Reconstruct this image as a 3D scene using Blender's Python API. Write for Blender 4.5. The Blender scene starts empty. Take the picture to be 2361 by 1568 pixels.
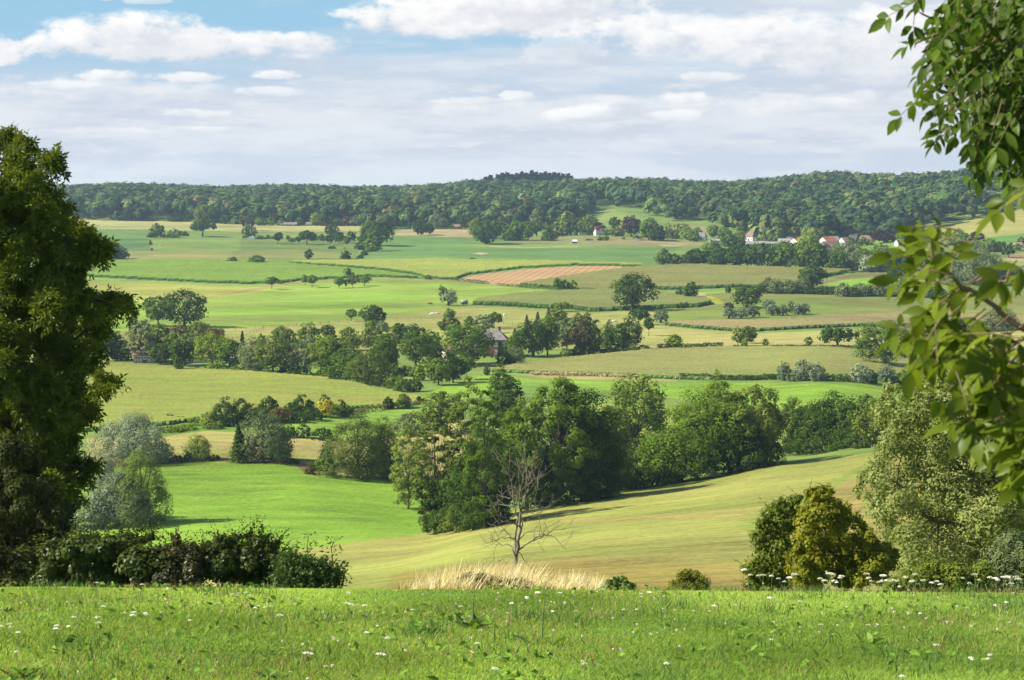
import bpy, math, random
import numpy as np
from mathutils import Vector, Matrix
R = math.radians
scene = bpy.context.scene
COL = scene.collection
# ---------------------------------------------------------------- camera model
# All picture coordinates below are in a 2361 x 1568 frame; they are turned into
# real places by following the view ray down to the modelled terrain.
FW, FH, FPX = 2361.0, 1568.0, 4735.0
HORIZ = 440.0
PITCH = math.atan((FH/2 - HORIZ)/FPX)
CP, SP = math.cos(PITCH), math.sin(PITCH)
CZ = 60.0                                        # eye height above datum
def ray_as(u, v):
    """pixel -> (a, s): sideways and downward slope per metre of depth"""
    u = np.asarray(u, float); v = np.asarray(v, float)
    x = (u - FW/2)/FPX; t = (FH/2 - v)/FPX
    y = CP + t*SP; z = -SP + t*CP
    return x/y, -z/y
def project(a, s):
    """(a, s) -> pixel"""
    a = np.asarray(a, float); s = np.asarray(s, float)
    d = CP + s*SP
    return FW/2 + FPX*a/d, FH/2 - FPX*(SP - s*CP)/d
cam = bpy.data.cameras.new('camera'); cam_o = bpy.data.objects.new('camera', cam); COL.objects.link(cam_o)
cam_o.location = (0, 0, CZ); cam_o.rotation_euler = (math.pi/2 - PITCH, 0, 0)
cam.sensor_width = 36; cam.lens = 36*FPX/FW; cam.clip_start = 0.1; cam.clip_end = 30000
cam.dof.use_dof = True; cam.dof.focus_distance = 260; cam.dof.aperture_fstop = 13
scene.camera = cam_o

# ---------------------------------------------------------------- helpers
def lin(c):
    c = np.asarray(c, float)/255.0
    return np.where(c <= 0.04045, c/12.92, ((c+0.055)/1.055)**2.4)
def mk_mesh(name, V, quads=None, tris=None, attrs=None, cols=None, smooth=False, mats=None, fmat=None):
    me = bpy.data.meshes.new(name)
    V = np.ascontiguousarray(V, np.float32).reshape(-1, 3)
    parts = []; sizes = []
    if quads is not None and len(quads):
        q = np.asarray(quads, np.int32).reshape(-1, 4); parts.append(q.ravel()); sizes.append(np.full(len(q), 4, np.int32))
    if tris is not None and len(tris):
        t = np.asarray(tris, np.int32).reshape(-1, 3); parts.append(t.ravel()); sizes.append(np.full(len(t), 3, np.int32))
    L = np.concatenate(parts); S = np.concatenate(sizes)
    me.vertices.add(len(V)); me.vertices.foreach_set('co', V.ravel())
    me.loops.add(len(L)); me.loops.foreach_set('vertex_index', L)
    me.polygons.add(len(S))
    me.polygons.foreach_set('loop_start', np.concatenate([[0], np.cumsum(S)[:-1]]).astype(np.int32))
    me.polygons.foreach_set('use_smooth', np.full(len(S), smooth, bool))
    for m in (mats or []): me.materials.append(m)
    if fmat is not None: me.polygons.foreach_set('material_index', np.asarray(fmat, np.int32))
    me.update(calc_edges=True)
    for k, a in (attrs or {}).items():
        at = me.attributes.new(k, 'FLOAT', 'POINT'); at.data.foreach_set('value', np.asarray(a, np.float32))
    for k, c in (cols or {}).items():
        c = np.asarray(c, np.float32)
        if c.shape[1] == 3: c = np.concatenate([c, np.ones((len(c), 1), np.float32)], 1)
        at = me.attributes.new(k, 'FLOAT_COLOR', 'POINT'); at.data.foreach_set('color', c.ravel())
    return me
def put(name, me, parent=None, mat=None, loc=None):
    o = bpy.data.objects.new(name, me); COL.objects.link(o)
    if parent is not None: o.parent = parent
    if loc is not None: o.location = loc
    if mat is not None:
        if not me.materials: me.materials.append(mat)
        if me.materials[0] != mat:
            o.material_slots[0].link = 'OBJECT'; o.material_slots[0].material = mat
    return o
def tag(o, label=None, cat=None, group=None, kind=None):
    if label: o['label'] = label
    if cat: o['category'] = cat
    if group: o['group'] = group
    if kind: o['kind'] = kind
    return o
def thing(name, loc, label, cat, group=None, rz=0.0, sc=(1, 1, 1)):
    o = bpy.data.objects.new(name, None); COL.objects.link(o)
    o.empty_display_size = 0.2
    o.location = loc; o.rotation_euler = (0, 0, rz); o.scale = sc
    return tag(o, label, cat, group)
class MB:
    """collects simple shapes into one mesh"""
    def __init__(s): s.V = []; s.Q = []; s.T = []; s.n = 0
    def add(s, V, Q=None, T=None):
        V = np.asarray(V, float).reshape(-1, 3); s.V.append(V)
        if Q is not None and len(Q): s.Q.append(np.asarray(Q, int).reshape(-1, 4) + s.n)
        if T is not None and len(T): s.T.append(np.asarray(T, int).reshape(-1, 3) + s.n)
        s.n += len(V)
    def box(s, x0, x1, y0, y1, z0, z1):
        V = [(x, y, z) for z in (z0, z1) for y in (y0, y1) for x in (x0, x1)]
        s.add(V, [(0,2,3,1), (4,5,7,6), (0,1,5,4), (2,6,7,3), (0,4,6,2), (1,3,7,5)])
    def prism(s, pts_a, pts_b):
        """two matching outlines joined (both capped with fans)"""
        n = len(pts_a); V = list(pts_a) + list(pts_b)
        s.add(V, [(i, (i+1) % n, n+(i+1) % n, n+i) for i in range(n)],
              [(0, i+1, i) for i in range(1, n-1)] + [(n, n+i, n+i+1) for i in range(1, n-1)])
    def tube(s, P, rad, k=6):
        P = np.asarray(P, float); rad = np.asarray(rad, float); n = len(P)
        T = np.gradient(P, axis=0); T /= np.linalg.norm(T, axis=1)[:, None] + 1e-9
        ref = np.array([0.31, 0.87, 0.38]); ref = ref/np.linalg.norm(ref)
        A = np.cross(T, ref); A /= np.linalg.norm(A, axis=1)[:, None] + 1e-9
        B = np.cross(T, A)
        th = np.arange(k)*2*math.pi/k
        V = P[:, None, :] + rad[:, None, None]*(np.cos(th)[None, :, None]*A[:, None, :] + np.sin(th)[None, :, None]*B[:, None, :])
        Q = []
        for i in range(n-1):
            for j in range(k):
                Q.append((i*k+j, i*k+(j+1) % k, (i+1)*k+(j+1) % k, (i+1)*k+j))
        T3 = [((n-1)*k, (n-1)*k+j, (n-1)*k+j+1) for j in range(1, k-1)]
        s.add(V.reshape(-1, 3), Q, T3)
    def mesh(s, name, smooth=False, mats=None, attrs=None):
        return mk_mesh(name, np.concatenate(s.V), np.concatenate(s.Q) if s.Q else None,
                       np.concatenate(s.T) if s.T else None, smooth=smooth, mats=mats, attrs=attrs)
    def build(s, name, mat, parent=None, smooth=False, loc=None):
        return put(name, s.mesh(name, smooth, [mat]), parent, mat, loc)

def vnoise(x, y, seed=0):
    """smooth value noise, numpy, 0..1"""
    xi = np.floor(x).astype(np.int64); yi = np.floor(y).astype(np.int64)
    fx = x - xi; fy = y - yi; fx = fx*fx*(3-2*fx); fy = fy*fy*(3-2*fy)
    def h(i, j):
        n = (i*374761393 + j*668265263 + seed*974634777) & 0x7fffffff
        n = ((n ^ (n >> 13))*1274126177) & 0x7fffffff
        return ((n ^ (n >> 16)) & 0xffff)/65535.0
    return (h(xi, yi)*(1-fx)+h(xi+1, yi)*fx)*(1-fy) + (h(xi, yi+1)*(1-fx)+h(xi+1, yi+1)*fx)*fy
def fbm(x, y, seed=0, o=4):
    t = 0; a = 0.5; s = 0
    for i in range(o):
        t = t + a*vnoise(x*2**i, y*2**i, seed+i*17); s += a; a *= 0.5
    return t/s

# ---------------------------------------------------------------- node helpers
class NX:
    """arithmetic on shader sockets"""
    def __init__(s, nt, sock): s.nt = nt; s.k = sock
    @staticmethod
    def _set(nt, inp, x):
        if isinstance(x, NX): nt.links.new(x.k, inp)
        else: inp.default_value = x
    def op(s, o, b=None, c=None, clamp=False):
        n = s.nt.nodes.new('ShaderNodeMath'); n.operation = o; n.use_clamp = clamp
        s.nt.links.new(s.k, n.inputs[0])
        if b is not None: NX._set(s.nt, n.inputs[1], b)
        if c is not None: NX._set(s.nt, n.inputs[2], c)
        return NX(s.nt, n.outputs[0])
    def __add__(s, b): return s.op('ADD', b)
    __radd__ = __add__
    def __sub__(s, b): return s.op('SUBTRACT', b)
    def __rsub__(s, b): return (s*-1.0) + b
    def __mul__(s, b): return s.op('MULTIPLY', b)
    __rmul__ = __mul__
    def __truediv__(s, b): return s.op('DIVIDE', b)
    def max(s, b): return s.op('MAXIMUM', b)
    def min(s, b): return s.op('MINIMUM', b)
    def sst(s, lo, hi):
        n = s.nt.nodes.new('ShaderNodeMapRange'); n.interpolation_type = 'SMOOTHSTEP'
        s.nt.links.new(s.k, n.inputs['Value'])
        n.inputs['From Min'].default_value = lo; n.inputs['From Max'].default_value = hi
        return NX(s.nt, n.outputs['Result'])
    def lerp(s, lo, hi, a, b):
        n = s.nt.nodes.new('ShaderNodeMapRange'); s.nt.links.new(s.k, n.inputs['Value'])
        n.inputs['From Min'].default_value = lo; n.inputs['From Max'].default_value = hi
        n.inputs['To Min'].default_value = a; n.inputs['To Max'].default_value = b
        return NX(s.nt, n.outputs['Result'])
def mixc(nt, f, a, b, mode='MIX'):
    n = nt.nodes.new('ShaderNodeMix'); n.data_type = 'RGBA'; n.blend_type = mode
    ins = [i for i in n.inputs if i.enabled] if False else n.inputs
    fs, A, B = n.inputs[0], n.inputs[6], n.inputs[7]
    NX._set(nt, fs, f)
    for inp, x in ((A, a), (B, b)):
        if isinstance(x, NX): nt.links.new(x.k, inp)
        elif isinstance(x, bpy.types.NodeSocket): nt.links.new(x, inp)
        else: inp.default_value = (*[float(q) for q in x[:3]], 1.0)
    return n.outputs[2]
def noise(nt, vec, scale, detail=3.0, rough=0.55, dist=0.0):
    n = nt.nodes.new('ShaderNodeTexNoise'); n.inputs['Scale'].default_value = scale
    n.inputs['Detail'].default_value = detail; n.inputs['Roughness'].default_value = rough
    n.inputs['Distortion'].default_value = dist
    if vec is not None: nt.links.new(vec, n.inputs['Vector'])
    return NX(nt, n.outputs['Fac'])
def combine(nt, x, y, z):
    n = nt.nodes.new('ShaderNodeCombineXYZ')
    for i, q in zip(n.inputs, (x, y, z)): NX._set(nt, i, q)
    return n.outputs[0]
def new_mat(name):
    m = bpy.data.materials.new(name); m.use_nodes = True
    nt = m.node_tree; nt.nodes.clear()
    out = nt.nodes.new('ShaderNodeOutputMaterial')
    return m, nt, out
def attr_node(nt, name):
    n = nt.nodes.new('ShaderNodeAttribute'); n.attribute_name = name; return n
def plain_mat(name, rgb, rough=0.8, var=0.15, scale=2.0, rgb2=None):
    """surface colour broken up by noise; rgb is linear"""
    m, nt, out = new_mat(name)
    p = nt.nodes.new('ShaderNodeBsdfPrincipled'); p.inputs['Roughness'].default_value = rough
    tc = nt.nodes.new('ShaderNodeTexCoord')
    f = noise(nt, tc.outputs['Object'], scale, 4)
    c2 = rgb2 if rgb2 is not None else [x*(1-var) for x in rgb]
    nt.links.new(mixc(nt, f.sst(0.35, 0.65), rgb, c2), p.inputs['Base Color'])
    nt.links.new(p.outputs[0], out.inputs[0])
    return m
# ---------------------------------------------------------------- terrain
# control points: picture position and its distance; the slope field between
# them is a thin-plate spline over (sideways angle, log distance)
ctl = []
def cpx(u, v, Y):
    a, s = ray_as(u, v); ctl.append((float(a), math.log(Y), float(s)))
def cas(u, Y, s):
    a, _ = ray_as(u, 800); ctl.append((float(a), math.log(Y), s))
US = (-150, 200, 550, 900, 1250, 1600, 1950, 2250, 2550)
for u in US:
    e = 0.0008*((u-1180)/1180.0)              # the brow tips a little to the right
    for Y in (4, 7, 10, 13, 16, 19, 22, 24.5):
        cas(u, Y, 1.6/Y + 0.1265 + e)
    for Y, s in ((27, .1935), (33, .199), (45, .205), (60, .208), (80, .2085)):
        cas(u, Y, s + e)
def row(*pts):
    for u, v, Y in pts: cpx(u, v, Y)
row((-150, 1340, 250), (300, 1345, 240), (700, 1345, 200), (1100, 1345, 160), (1500, 1350, 140), (1900, 1350, 125), (2500, 1350, 118))
row((-150, 1270, 285), (300, 1270, 283), (700, 1265, 275), (1100, 1250, 232), (1500, 1250, 200), (1900, 1220, 205), (2500, 1180, 195))
row((300, 1215, 303), (-150, 1215, 303), (800, 1225, 296), (1000, 1225, 297), (1200, 1172, 304), (1500, 1127, 312), (1800, 1072, 322), (2030, 1040, 332), (2500, 995, 345))
row((-150, 1130, 343), (300, 1130, 343), (700, 1120, 350), (1080, 1112, 360))
for u, Y in ((1500, 372), (1850, 400), (2150, 410), (2500, 410)): cas(u, Y, 50.5/Y)
for u in (-150, 300, 700, 1100, 1500, 1900, 2500):
    off = 0
    for v, Y in ((1060, 390), (1000, 428), (950, 466), (890, 528), (850, 578), (800, 658), (760, 740), (712, 868), (660, 1045), (622, 1180), (604, 1260)):
        if u > 1300 and v > 960: continue
        cpx(u, v, Y)
row((-150, 572, 1390), (350, 572, 1390), (850, 575, 1390), (1350, 575, 1390), (1900, 586, 1345), (2500, 590, 1320))
row((-150, 545, 1550), (350, 545, 1550), (850, 545, 1550), (1350, 552, 1510), (1900, 566, 1440), (2500, 565, 1400))
row((-150, 520, 1720), (350, 520, 1720), (850, 524, 1700), (1350, 528, 1660), (1650, 530, 1640), (1950, 550, 1540), (2250, 525, 1490), (2500, 500, 1500))
row((-150, 506, 1840), (350, 508, 1840), (850, 514, 1800), (1200, 516, 1760), (1440, 497, 1790), (1650, 510, 1740), (1950, 528, 1640), (2250, 495, 1600), (2500, 470, 1650))
row((1400, 480, 1900), (1600, 494, 1860))
row((-150, 480, 2100), (300, 480, 2100), (700, 482, 2100), (1100, 472, 2100), (1500, 466, 2080), (1900, 466, 1950), (2200, 452, 1900), (2500, 440, 1900))
row((-150, 459, 2450), (300, 459, 2450), (700, 462, 2450), (1000, 464, 2400), (1150, 449, 2400), (1500, 450, 2350), (1900, 437, 2250), (2300, 425, 2200), (2500, 422, 2200))
for u in US:
    cas(u, 3100, 0.006); cas(u, 4500, 0.0085); cas(u, 7000, 0.012)
for u in (1350, 1850, 2500): cas(u, 2800, 0.004)
ctl = np.array(ctl)
SA = 7.0
def _U(r2): return np.where(r2 > 1e-12, 0.5*r2*np.log(np.maximum(r2, 1e-12)), 0.0)
def _tps(c, lam=2e-5):
    X = np.stack([c[:, 0]*SA, c[:, 1]], 1); n = len(X)
    d2 = ((X[:, None]-X[None])**2).sum(-1)
    K = _U(d2) + lam*np.eye(n); P = np.concatenate([np.ones((n, 1)), X], 1)
    A = np.zeros((n+3, n+3)); A[:n, :n] = K; A[:n, n:] = P; A[n:, :n] = P.T
    w = np.linalg.solve(A, np.concatenate([c[:, 2], [0, 0, 0]]))
    return X, w
_TX, _TW = _tps(ctl)
GA = np.linspace(-0.34, 0.34, 137); GQ = np.linspace(math.log(3.0), math.log(7000), 900)
def _eval(a, q):
    X = np.stack([np.ravel(a)*SA, np.ravel(q)], 1); out = np.empty(len(X))
    for i in range(0, len(X), 8192):
        x = X[i:i+8192]
        d2 = ((x[:, None]-_TX[None])**2).sum(-1)
        out[i:i+8192] = _U(d2) @ _TW[:-3] + _TW[-3] + x @ _TW[-2:]
    return out.reshape(np.shape(a))
_ga, _gq = np.meshgrid(GA, GQ, indexing='ij')
GS = _eval(_ga, _gq)
_FY = np.array([(3.0, 1.6/3+.1265), (4, .5265), (5.5, .4174), (7, .3551), (10, .2865), (13, .2496), (16, .2265), (19, .2107), (22, .1992), (24.5, .1918), (27, .1930), (30, .1957), (34, .1990), (45, .205), (60, .208), (80, .2085), (110, .2085)])
def _fore(q):
    """the near slope and its brow (the same for every direction)"""
    x = np.log(_FY[:, 0]); y = _FY[:, 1]; h = np.diff(x); dl = np.diff(y)/h
    m = np.concatenate([[dl[0]], np.where(dl[1:]*dl[:-1] > 0, 2*dl[1:]*dl[:-1]/(dl[1:]+dl[:-1]+1e-12), 0), [dl[-1]]])
    q = np.clip(q, x[0], x[-1]-1e-9); i = np.clip(np.searchsorted(x, q, 'right')-1, 0, len(h)-1)
    t = (q-x[i])/h[i]
    return (2*t**3-3*t**2+1)*y[i]+(t**3-2*t**2+t)*h[i]*m[i]+(-2*t**3+3*t**2)*y[i+1]+(t**3-t**2)*h[i]*m[i+1]
def slope(a, q):
    w = np.clip((q-math.log(50))/(math.log(105)-math.log(50)), 0, 1); w = w*w*(3-2*w)
    return w*_slope(a, q) + (1-w)*(_fore(q) + 0.0052 + 0.006*np.clip(a, -.34, .34))
def _slope(a, q):
    """terrain depression slope by bilinear look-up"""
    a = np.clip(a, GA[0], GA[-1]); q = np.clip(q, GQ[0], GQ[-1]-1e-6)
    fa = (a-GA[0])/(GA[1]-GA[0]); fq = (q-GQ[0])/(GQ[1]-GQ[0])
    i = np.clip(fa.astype(int), 0, len(GA)-2); j = np.clip(fq.astype(int), 0, len(GQ)-2)
    fa = fa-i; fq = fq-j
    return (GS[i, j]*(1-fa)+GS[i+1, j]*fa)*(1-fq) + (GS[i, j+1]*(1-fa)+GS[i+1, j+1]*fa)*fq
def ground_z(x, y):
    x = np.asarray(x, float); y = np.asarray(y, float)
    yy = np.maximum(y, 3.0)
    z = CZ - slope(x/yy, np.log(yy))*yy
    return z
QM = np.linspace(math.log(3.2), math.log(6900), 2600)
def hit(u, v, ymin=60.0):
    """place on the ground seen at picture position (u, v)"""
    a, s = ray_as(u, v)
    q = QM[QM > math.log(ymin)]
    st = slope(np.full(len(q), float(a)), q)
    k = np.nonzero(st <= s)[0]
    if len(k) == 0: k = [int(np.argmin(np.abs(st - s)))]
    Y = math.exp(q[k[0]])
    X = a*Y
    return float(X), float(Y), float(ground_z(X, Y))
def at_depth(u, Y):
    a, _ = ray_as(u, 800.0)
    return float(a*Y), Y, float(ground_z(a*Y, Y))
def zpix(v, Y):
    """height of picture row v at depth Y"""
    _, s = ray_as(1180, v); return CZ - float(s)*Y
# ---------------------------------------------------------------- fields
# photo-zoom frames: (x0, y0, scale) of the enlargements the outlines were read from
ZF = {'A': (0, 600, .25096), 'B': (900, 600, .25096), 'C': (1800, 600, .25096), 'D': (2700, 600, .298),
      'E': (300, 1050, .25096), 'F': (1200, 1050, .25096), 'G': (2100, 1050, .25096), 'H': (2880, 1050, .25096),
      'I': (0, 1600, .25096), 'J': (960, 1400, .25096), 'K': (1900, 1350, .25096), 'L': (2780, 1700, .276),
      'V': (2650, 820, .15625), 'M': (0, 0, 1.0)}
def zp(r, x, y):
    x0, y0, k = ZF[r]; return x0*.61484 + x*k, y0*.61484 + y*k
KALB = 0.415
def alb(c):
    c = lin(c)*KALB; return c*.97 + .03*(c @ np.array([.30, .60, .10]))
# name, frame, outline, colour, nearest and farthest distance, crop height, crop side colour
FIELDS = []
def field(name, r, pts, col, y0=240, y1=2600, h=0, side=None, soft=1.2):
    FIELDS.append(dict(name=name, poly=np.array([zp(r, *p) for p in pts]), col=col, y0=y0, y1=y1, h=h, side=side, soft=soft))
field('upland_pasture', 'M', [(-420,498),(250,503),(340,507),(440,508),(560,514),(700,520),(843,521),(843,533),(700,537),(590,535),(440,531),(350,530),(-420,529)], (208,206,128), 1200)
field('upland_pasture', 'M', [(-420,498),(200,502),(190,529),(-420,529)], (205,186,126), 1200)
field('beet_field', 'A', [(400,640),(1370,645),(1370,708),(400,730)], (124,160,80), 1200)
field('beet_field', 'A', [(400,737),(1360,716),(1390,832),(400,842)], (114,150,78), 1200)
field('meadow', 'A', [(1400,720),(2352,730),(2352,840),(1400,840)], (150,178,82), 1200)
field('meadow', 'A', [(1000,842),(2352,840),(2352,912),(1000,912)], (178,176,98), 1200)
field('orchard_meadow', 'B', [(0,722),(400,735),(1050,742),(1100,905),(0,905)], (134,156,76), 1200, soft=6)  # olive tone keeps part of the cloud shade in the field colour
field('meadow', 'B', [(-60,840),(500,820),(1000,870),(1000,905),(-60,905)], (162,168,88), 1200)
field('hay_meadow', 'B', [(1110,908),(1230,830),(1330,700),(1700,690),(2500,725),(4100,770),(3900,905),(3900,962),(2350,925)], (128,168,84), 1200)
field('hay_meadow', 'B', [(1900,775),(2352,770),(3900,790),(3900,812),(2352,800)], (150,175,86), 1200)
field('dry_pasture', 'B', [(1385,665),(1560,636),(2110,640),(2140,715),(1700,697),(1390,690)], (216,193,140), 1200)
field('dry_pasture', 'C', [(720,702),(1640,722),(2050,752),(2050,795),(1640,792),(900,770),(150,752)], (180,172,112), 1200)
field('bare_earth', 'C', [(1650,781),(1760,776),(1900,779),(1830,790),(1680,796)], (226,196,160), 1200)
field('bare_earth', 'B', [(2135,858),(2200,849),(2285,860),(2220,873)], (226,204,160), 1200)
field('footpath', 'C', [(90,790),(400,800),(900,792),(900,800),(400,808),(90,797)], (205,190,130), 1200)
field('hill_pasture', 'C', [(1045,440),(1200,455),(1390,500),(1530,550),(1490,585),(1150,605),(1080,560),(1030,520)], (165,186,94), 1500)
field('hill_pasture', 'C', [(1650,530),(1850,540),(2110,545),(2125,610),(1900,640),(1640,600)], (160,184,90), 1500)
field('hill_pasture', 'C', [(1640,605),(2200,620),(2200,670),(1760,660)], (200,178,128), 1450)
field('hillside_pasture', 'D', [(1450,610),(1900,470),(2500,345),(2500,600),(2000,610)], (196,190,108), 1300)
field('hillside_pasture', 'D', [(2020,602),(2500,550),(2500,660),(2100,640)], (128,178,76), 1300)
field('paddock', 'D', [(2120,740),(2500,715),(2500,1010),(2120,870)], (168,186,94), 900)
field('bare_earth', 'D', [(2200,752),(2360,712),(2500,715),(2500,775),(2230,782)], (214,182,138), 1200)
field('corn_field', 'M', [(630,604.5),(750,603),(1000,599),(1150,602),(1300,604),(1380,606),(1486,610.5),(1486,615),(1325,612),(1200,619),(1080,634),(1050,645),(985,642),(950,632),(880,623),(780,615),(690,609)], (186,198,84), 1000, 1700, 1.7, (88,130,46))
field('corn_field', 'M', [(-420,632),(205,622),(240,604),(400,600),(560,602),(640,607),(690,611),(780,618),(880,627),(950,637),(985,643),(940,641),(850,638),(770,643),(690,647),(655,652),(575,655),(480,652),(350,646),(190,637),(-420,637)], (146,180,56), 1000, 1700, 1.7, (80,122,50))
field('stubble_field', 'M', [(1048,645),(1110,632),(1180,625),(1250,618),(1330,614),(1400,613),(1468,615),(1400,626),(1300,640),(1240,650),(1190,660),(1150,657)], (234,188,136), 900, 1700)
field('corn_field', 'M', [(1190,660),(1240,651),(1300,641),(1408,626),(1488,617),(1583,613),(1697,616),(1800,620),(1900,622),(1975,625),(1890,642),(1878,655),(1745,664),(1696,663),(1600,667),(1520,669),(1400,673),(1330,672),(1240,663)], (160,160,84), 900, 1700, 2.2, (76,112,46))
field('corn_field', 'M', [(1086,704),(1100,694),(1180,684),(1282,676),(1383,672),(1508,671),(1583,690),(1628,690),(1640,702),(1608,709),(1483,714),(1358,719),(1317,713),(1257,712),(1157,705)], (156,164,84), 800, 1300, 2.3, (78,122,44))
field('pasture', 'M', [(-420,638),(190,639),(350,648),(480,654),(600,657),(655,653),(760,645),(850,640),(1000,644),(1050,648),(1150,659),(1240,666),(1330,674),(1180,685),(1100,694),(1082,706),(900,730),(700,750),(480,762),(-420,790)], (172,202,76), 600, 1300, soft=.8)
field('pasture', 'M', [(-420,641),(300,650),(560,662),(640,668),(480,690),(330,697),(-420,700)], (198,202,92), 600, 1300, soft=5)
field('pasture', 'M', [(430,725),(640,700),(860,680),(1000,672),(960,690),(800,712),(650,738),(470,752)], (166,206,64), 600, 1300, soft=6)
field('footpath', 'M', [(330,692),(480,685),(590,664),(645,654),(760,645),(840,641),(950,643),(1040,646),(1150,660),(1040,649),(950,646),(840,644),(760,648),(650,658),(600,668),(480,688),(330,695)], (196,172,112), 600, 1400)
field('grazed_pasture', 'M', [(-420,790),(480,762),(700,748),(900,728),(1085,704),(1260,715),(1360,722),(1640,705),(1750,712),(1660,730),(1530,745),(1490,800),(1000,810),(400,830),(-420,850)], (192,194,104), 500, 1200, soft=2.5)
field('grazed_pasture', 'E', [(1000,330),(1700,310),(2352,270),(2352,330),(1700,380),(1200,400)], (176,200,84), 500, 1200, soft=5)
field('footpath', 'E', [(1300,448),(1500,456),(1690,446),(2100,405),(2350,392),(2350,400),(2100,416),(1690,460),(1500,470),(1300,458)], (208,182,122), 500, 1200)
field('farmyard', 'F', [(700,760),(1000,800),(1660,770),(1660,790),(1000,880),(700,850)], (150,170,80), 450, 900)
field('orchard_lawn', 'E', [(900,745),(1480,770),(2000,800),(2352,850),(2352,900),(1800,870),(1400,830),(900,800)], (150,190,62), 450, 900)
field('farm_lane', 'F', [(1560,790),(1590,772),(1655,768),(1655,782)], (220,196,150), 450, 900)
field('farm_lane', 'E', [(930,790),(1000,772),(1110,762),(1110,772),(1010,784)], (215,205,190), 450, 900)
field('meadow', 'M', [(1550,690),(1640,676),(1740,666),(1880,658),(1990,662),(2120,668),(2361,676),(2780,680),(2780,740),(1870,725),(1740,732),(1640,737),(1525,747),(1490,740),(1640,704)], (156,162,84), 600, 1200)
field('meadow', 'G', [(1255,108),(1500,92),(1820,72),(1830,100),(1500,115),(1290,128)], (166,206,80), 600, 1300)
field('meadow', 'G', [(900,270),(1300,255),(1500,250),(2352,230),(2352,300),(1850,320),(1300,345),(850,380)], (160,180,80), 600, 1300, soft=4)
field('flower_verge', 'G', [(1320,145),(1400,150),(1480,190),(1510,235),(1420,215),(1340,175)], (196,204,58), 600, 1300)
field('bare_earth', 'G', [(1240,160),(1270,125),(1345,128),(1300,168)], (222,194,160), 600, 1300)
field('bare_earth', 'G', [(1365,212),(1420,228),(1505,232),(1490,252),(1420,244)], (200,176,130), 600, 1300)
field('meadow', 'M', [(1640,706),(1720,690),(1790,688),(1900,700),(2050,712),(1880,722),(1740,728)], (150,172,72), 600, 1300, soft=4)
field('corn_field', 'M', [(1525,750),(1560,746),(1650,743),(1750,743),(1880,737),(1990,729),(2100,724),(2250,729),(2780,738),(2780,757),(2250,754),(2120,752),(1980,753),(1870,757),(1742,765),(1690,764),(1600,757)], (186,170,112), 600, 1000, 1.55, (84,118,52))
field('bright_meadow', 'M', [(1892,657),(1950,643),(2010,637),(2070,637),(2130,645),(2130,660),(1990,661)], (166,212,70), 700, 1400)
field('bare_earth', 'M', [(1880,652),(1960,634),(2050,629),(2110,632),(2060,635),(1960,642),(1890,657)], (168,142,100), 700, 1400)
field('stubble_pasture', 'M', [(1485,803),(1515,770),(1545,757),(1640,765),(1742,770),(1870,762),(1990,758),(2780,762),(2780,802),(1690,804),(1500,807)], (210,200,122), 500, 900)
field('stubble_pasture', 'M', [(1400,760),(1530,750),(1600,760),(1740,770),(1560,790),(1480,800),(1440,790)], (200,198,112), 500, 900, soft=4)
field('bare_earth', 'G', [(825,640),(860,635),(892,645),(870,660),(830,655)], (214,186,140), 500, 900)
field('corn_field', 'M', [(1125,858),(1200,842),(1290,830),(1400,820),(1480,810),(1670,804),(2140,803),(2780,805),(2780,871),(2050,870),(1800,871),(1740,877),(1600,877),(1400,867),(1250,863)], (174,176,98), 450, 800, 1.25, (92,138,58))
field('bright_meadow', 'M', [(1050,880),(1120,866),(1250,874),(1400,880),(1560,883),(2780,886),(2780,940),(2050,948),(1700,940),(1480,910),(1290,905),(1100,915),(980,935),(970,915)], (164,204,66), 430, 620)
field('bright_meadow', 'M', [(1120,882),(1300,882),(1440,905),(1520,925),(1500,945),(1350,935),(1150,905)], (148,180,78), 430, 620, soft=4)
field('meadow', 'M', [(1380,930),(1500,935),(1700,945),(2050,950),(2780,942),(2780,1040),(1380,1040)], (186,196,92), 400, 620, soft=2)
field('dry_grass_bank', 'M', [(1180,860),(1300,863),(1420,867),(1560,876),(1560,880),(1400,877),(1250,871)], (196,186,112), 450, 700, soft=3)
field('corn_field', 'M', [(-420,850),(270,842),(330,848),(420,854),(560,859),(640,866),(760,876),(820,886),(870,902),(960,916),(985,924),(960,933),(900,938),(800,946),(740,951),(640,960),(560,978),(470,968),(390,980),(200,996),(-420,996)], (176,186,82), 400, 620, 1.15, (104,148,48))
field('field_margin', 'M', [(-420,838),(275,836),(350,842),(420,847),(420,852),(330,847),(270,843),(-420,850)], (198,168,112), 450, 700)
field('wet_meadow', 'M', [(640,962),(740,953),(980,940),(1010,935),(1060,960),(950,1000),(760,1012),(620,992)], (158,198,72), 380, 560)
field('wet_meadow', 'M', [(380,985),(470,968),(560,982),(540,994),(375,1005)], (132,172,60), 380, 560)
field('hay_field', 'M', [(200,1010),(375,1006),(480,993),(600,1000),(750,1013),(960,1004),(1060,960),(1100,1000),(1050,1105),(740,1098),(690,1063),(500,1060),(200,1062)], (206,196,116), 330, 500)
field('hay_field', 'M', [(375,1040),(520,1036),(740,1050),(700,1062),(500,1058),(380,1058)], (196,198,100), 330, 500, soft=3)
field('stream_bank', 'M', [(200,1064),(370,1058),(500,1055),(690,1060),(725,1078),(740,1100),(700,1092),(680,1071),(500,1065),(370,1070),(200,1085)], (160,134,94), 330, 500)
field('green_meadow', 'M', [(-300,1140),(200,1110),(370,1068),(500,1064),(680,1070),(700,1088),(735,1101),(960,1107),(1090,1108),(1010,1228),(975,1231),(890,1241),(800,1252),(645,1272),(-300,1290)], (160,204,62), 200, 420, soft=1.5)
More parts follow.
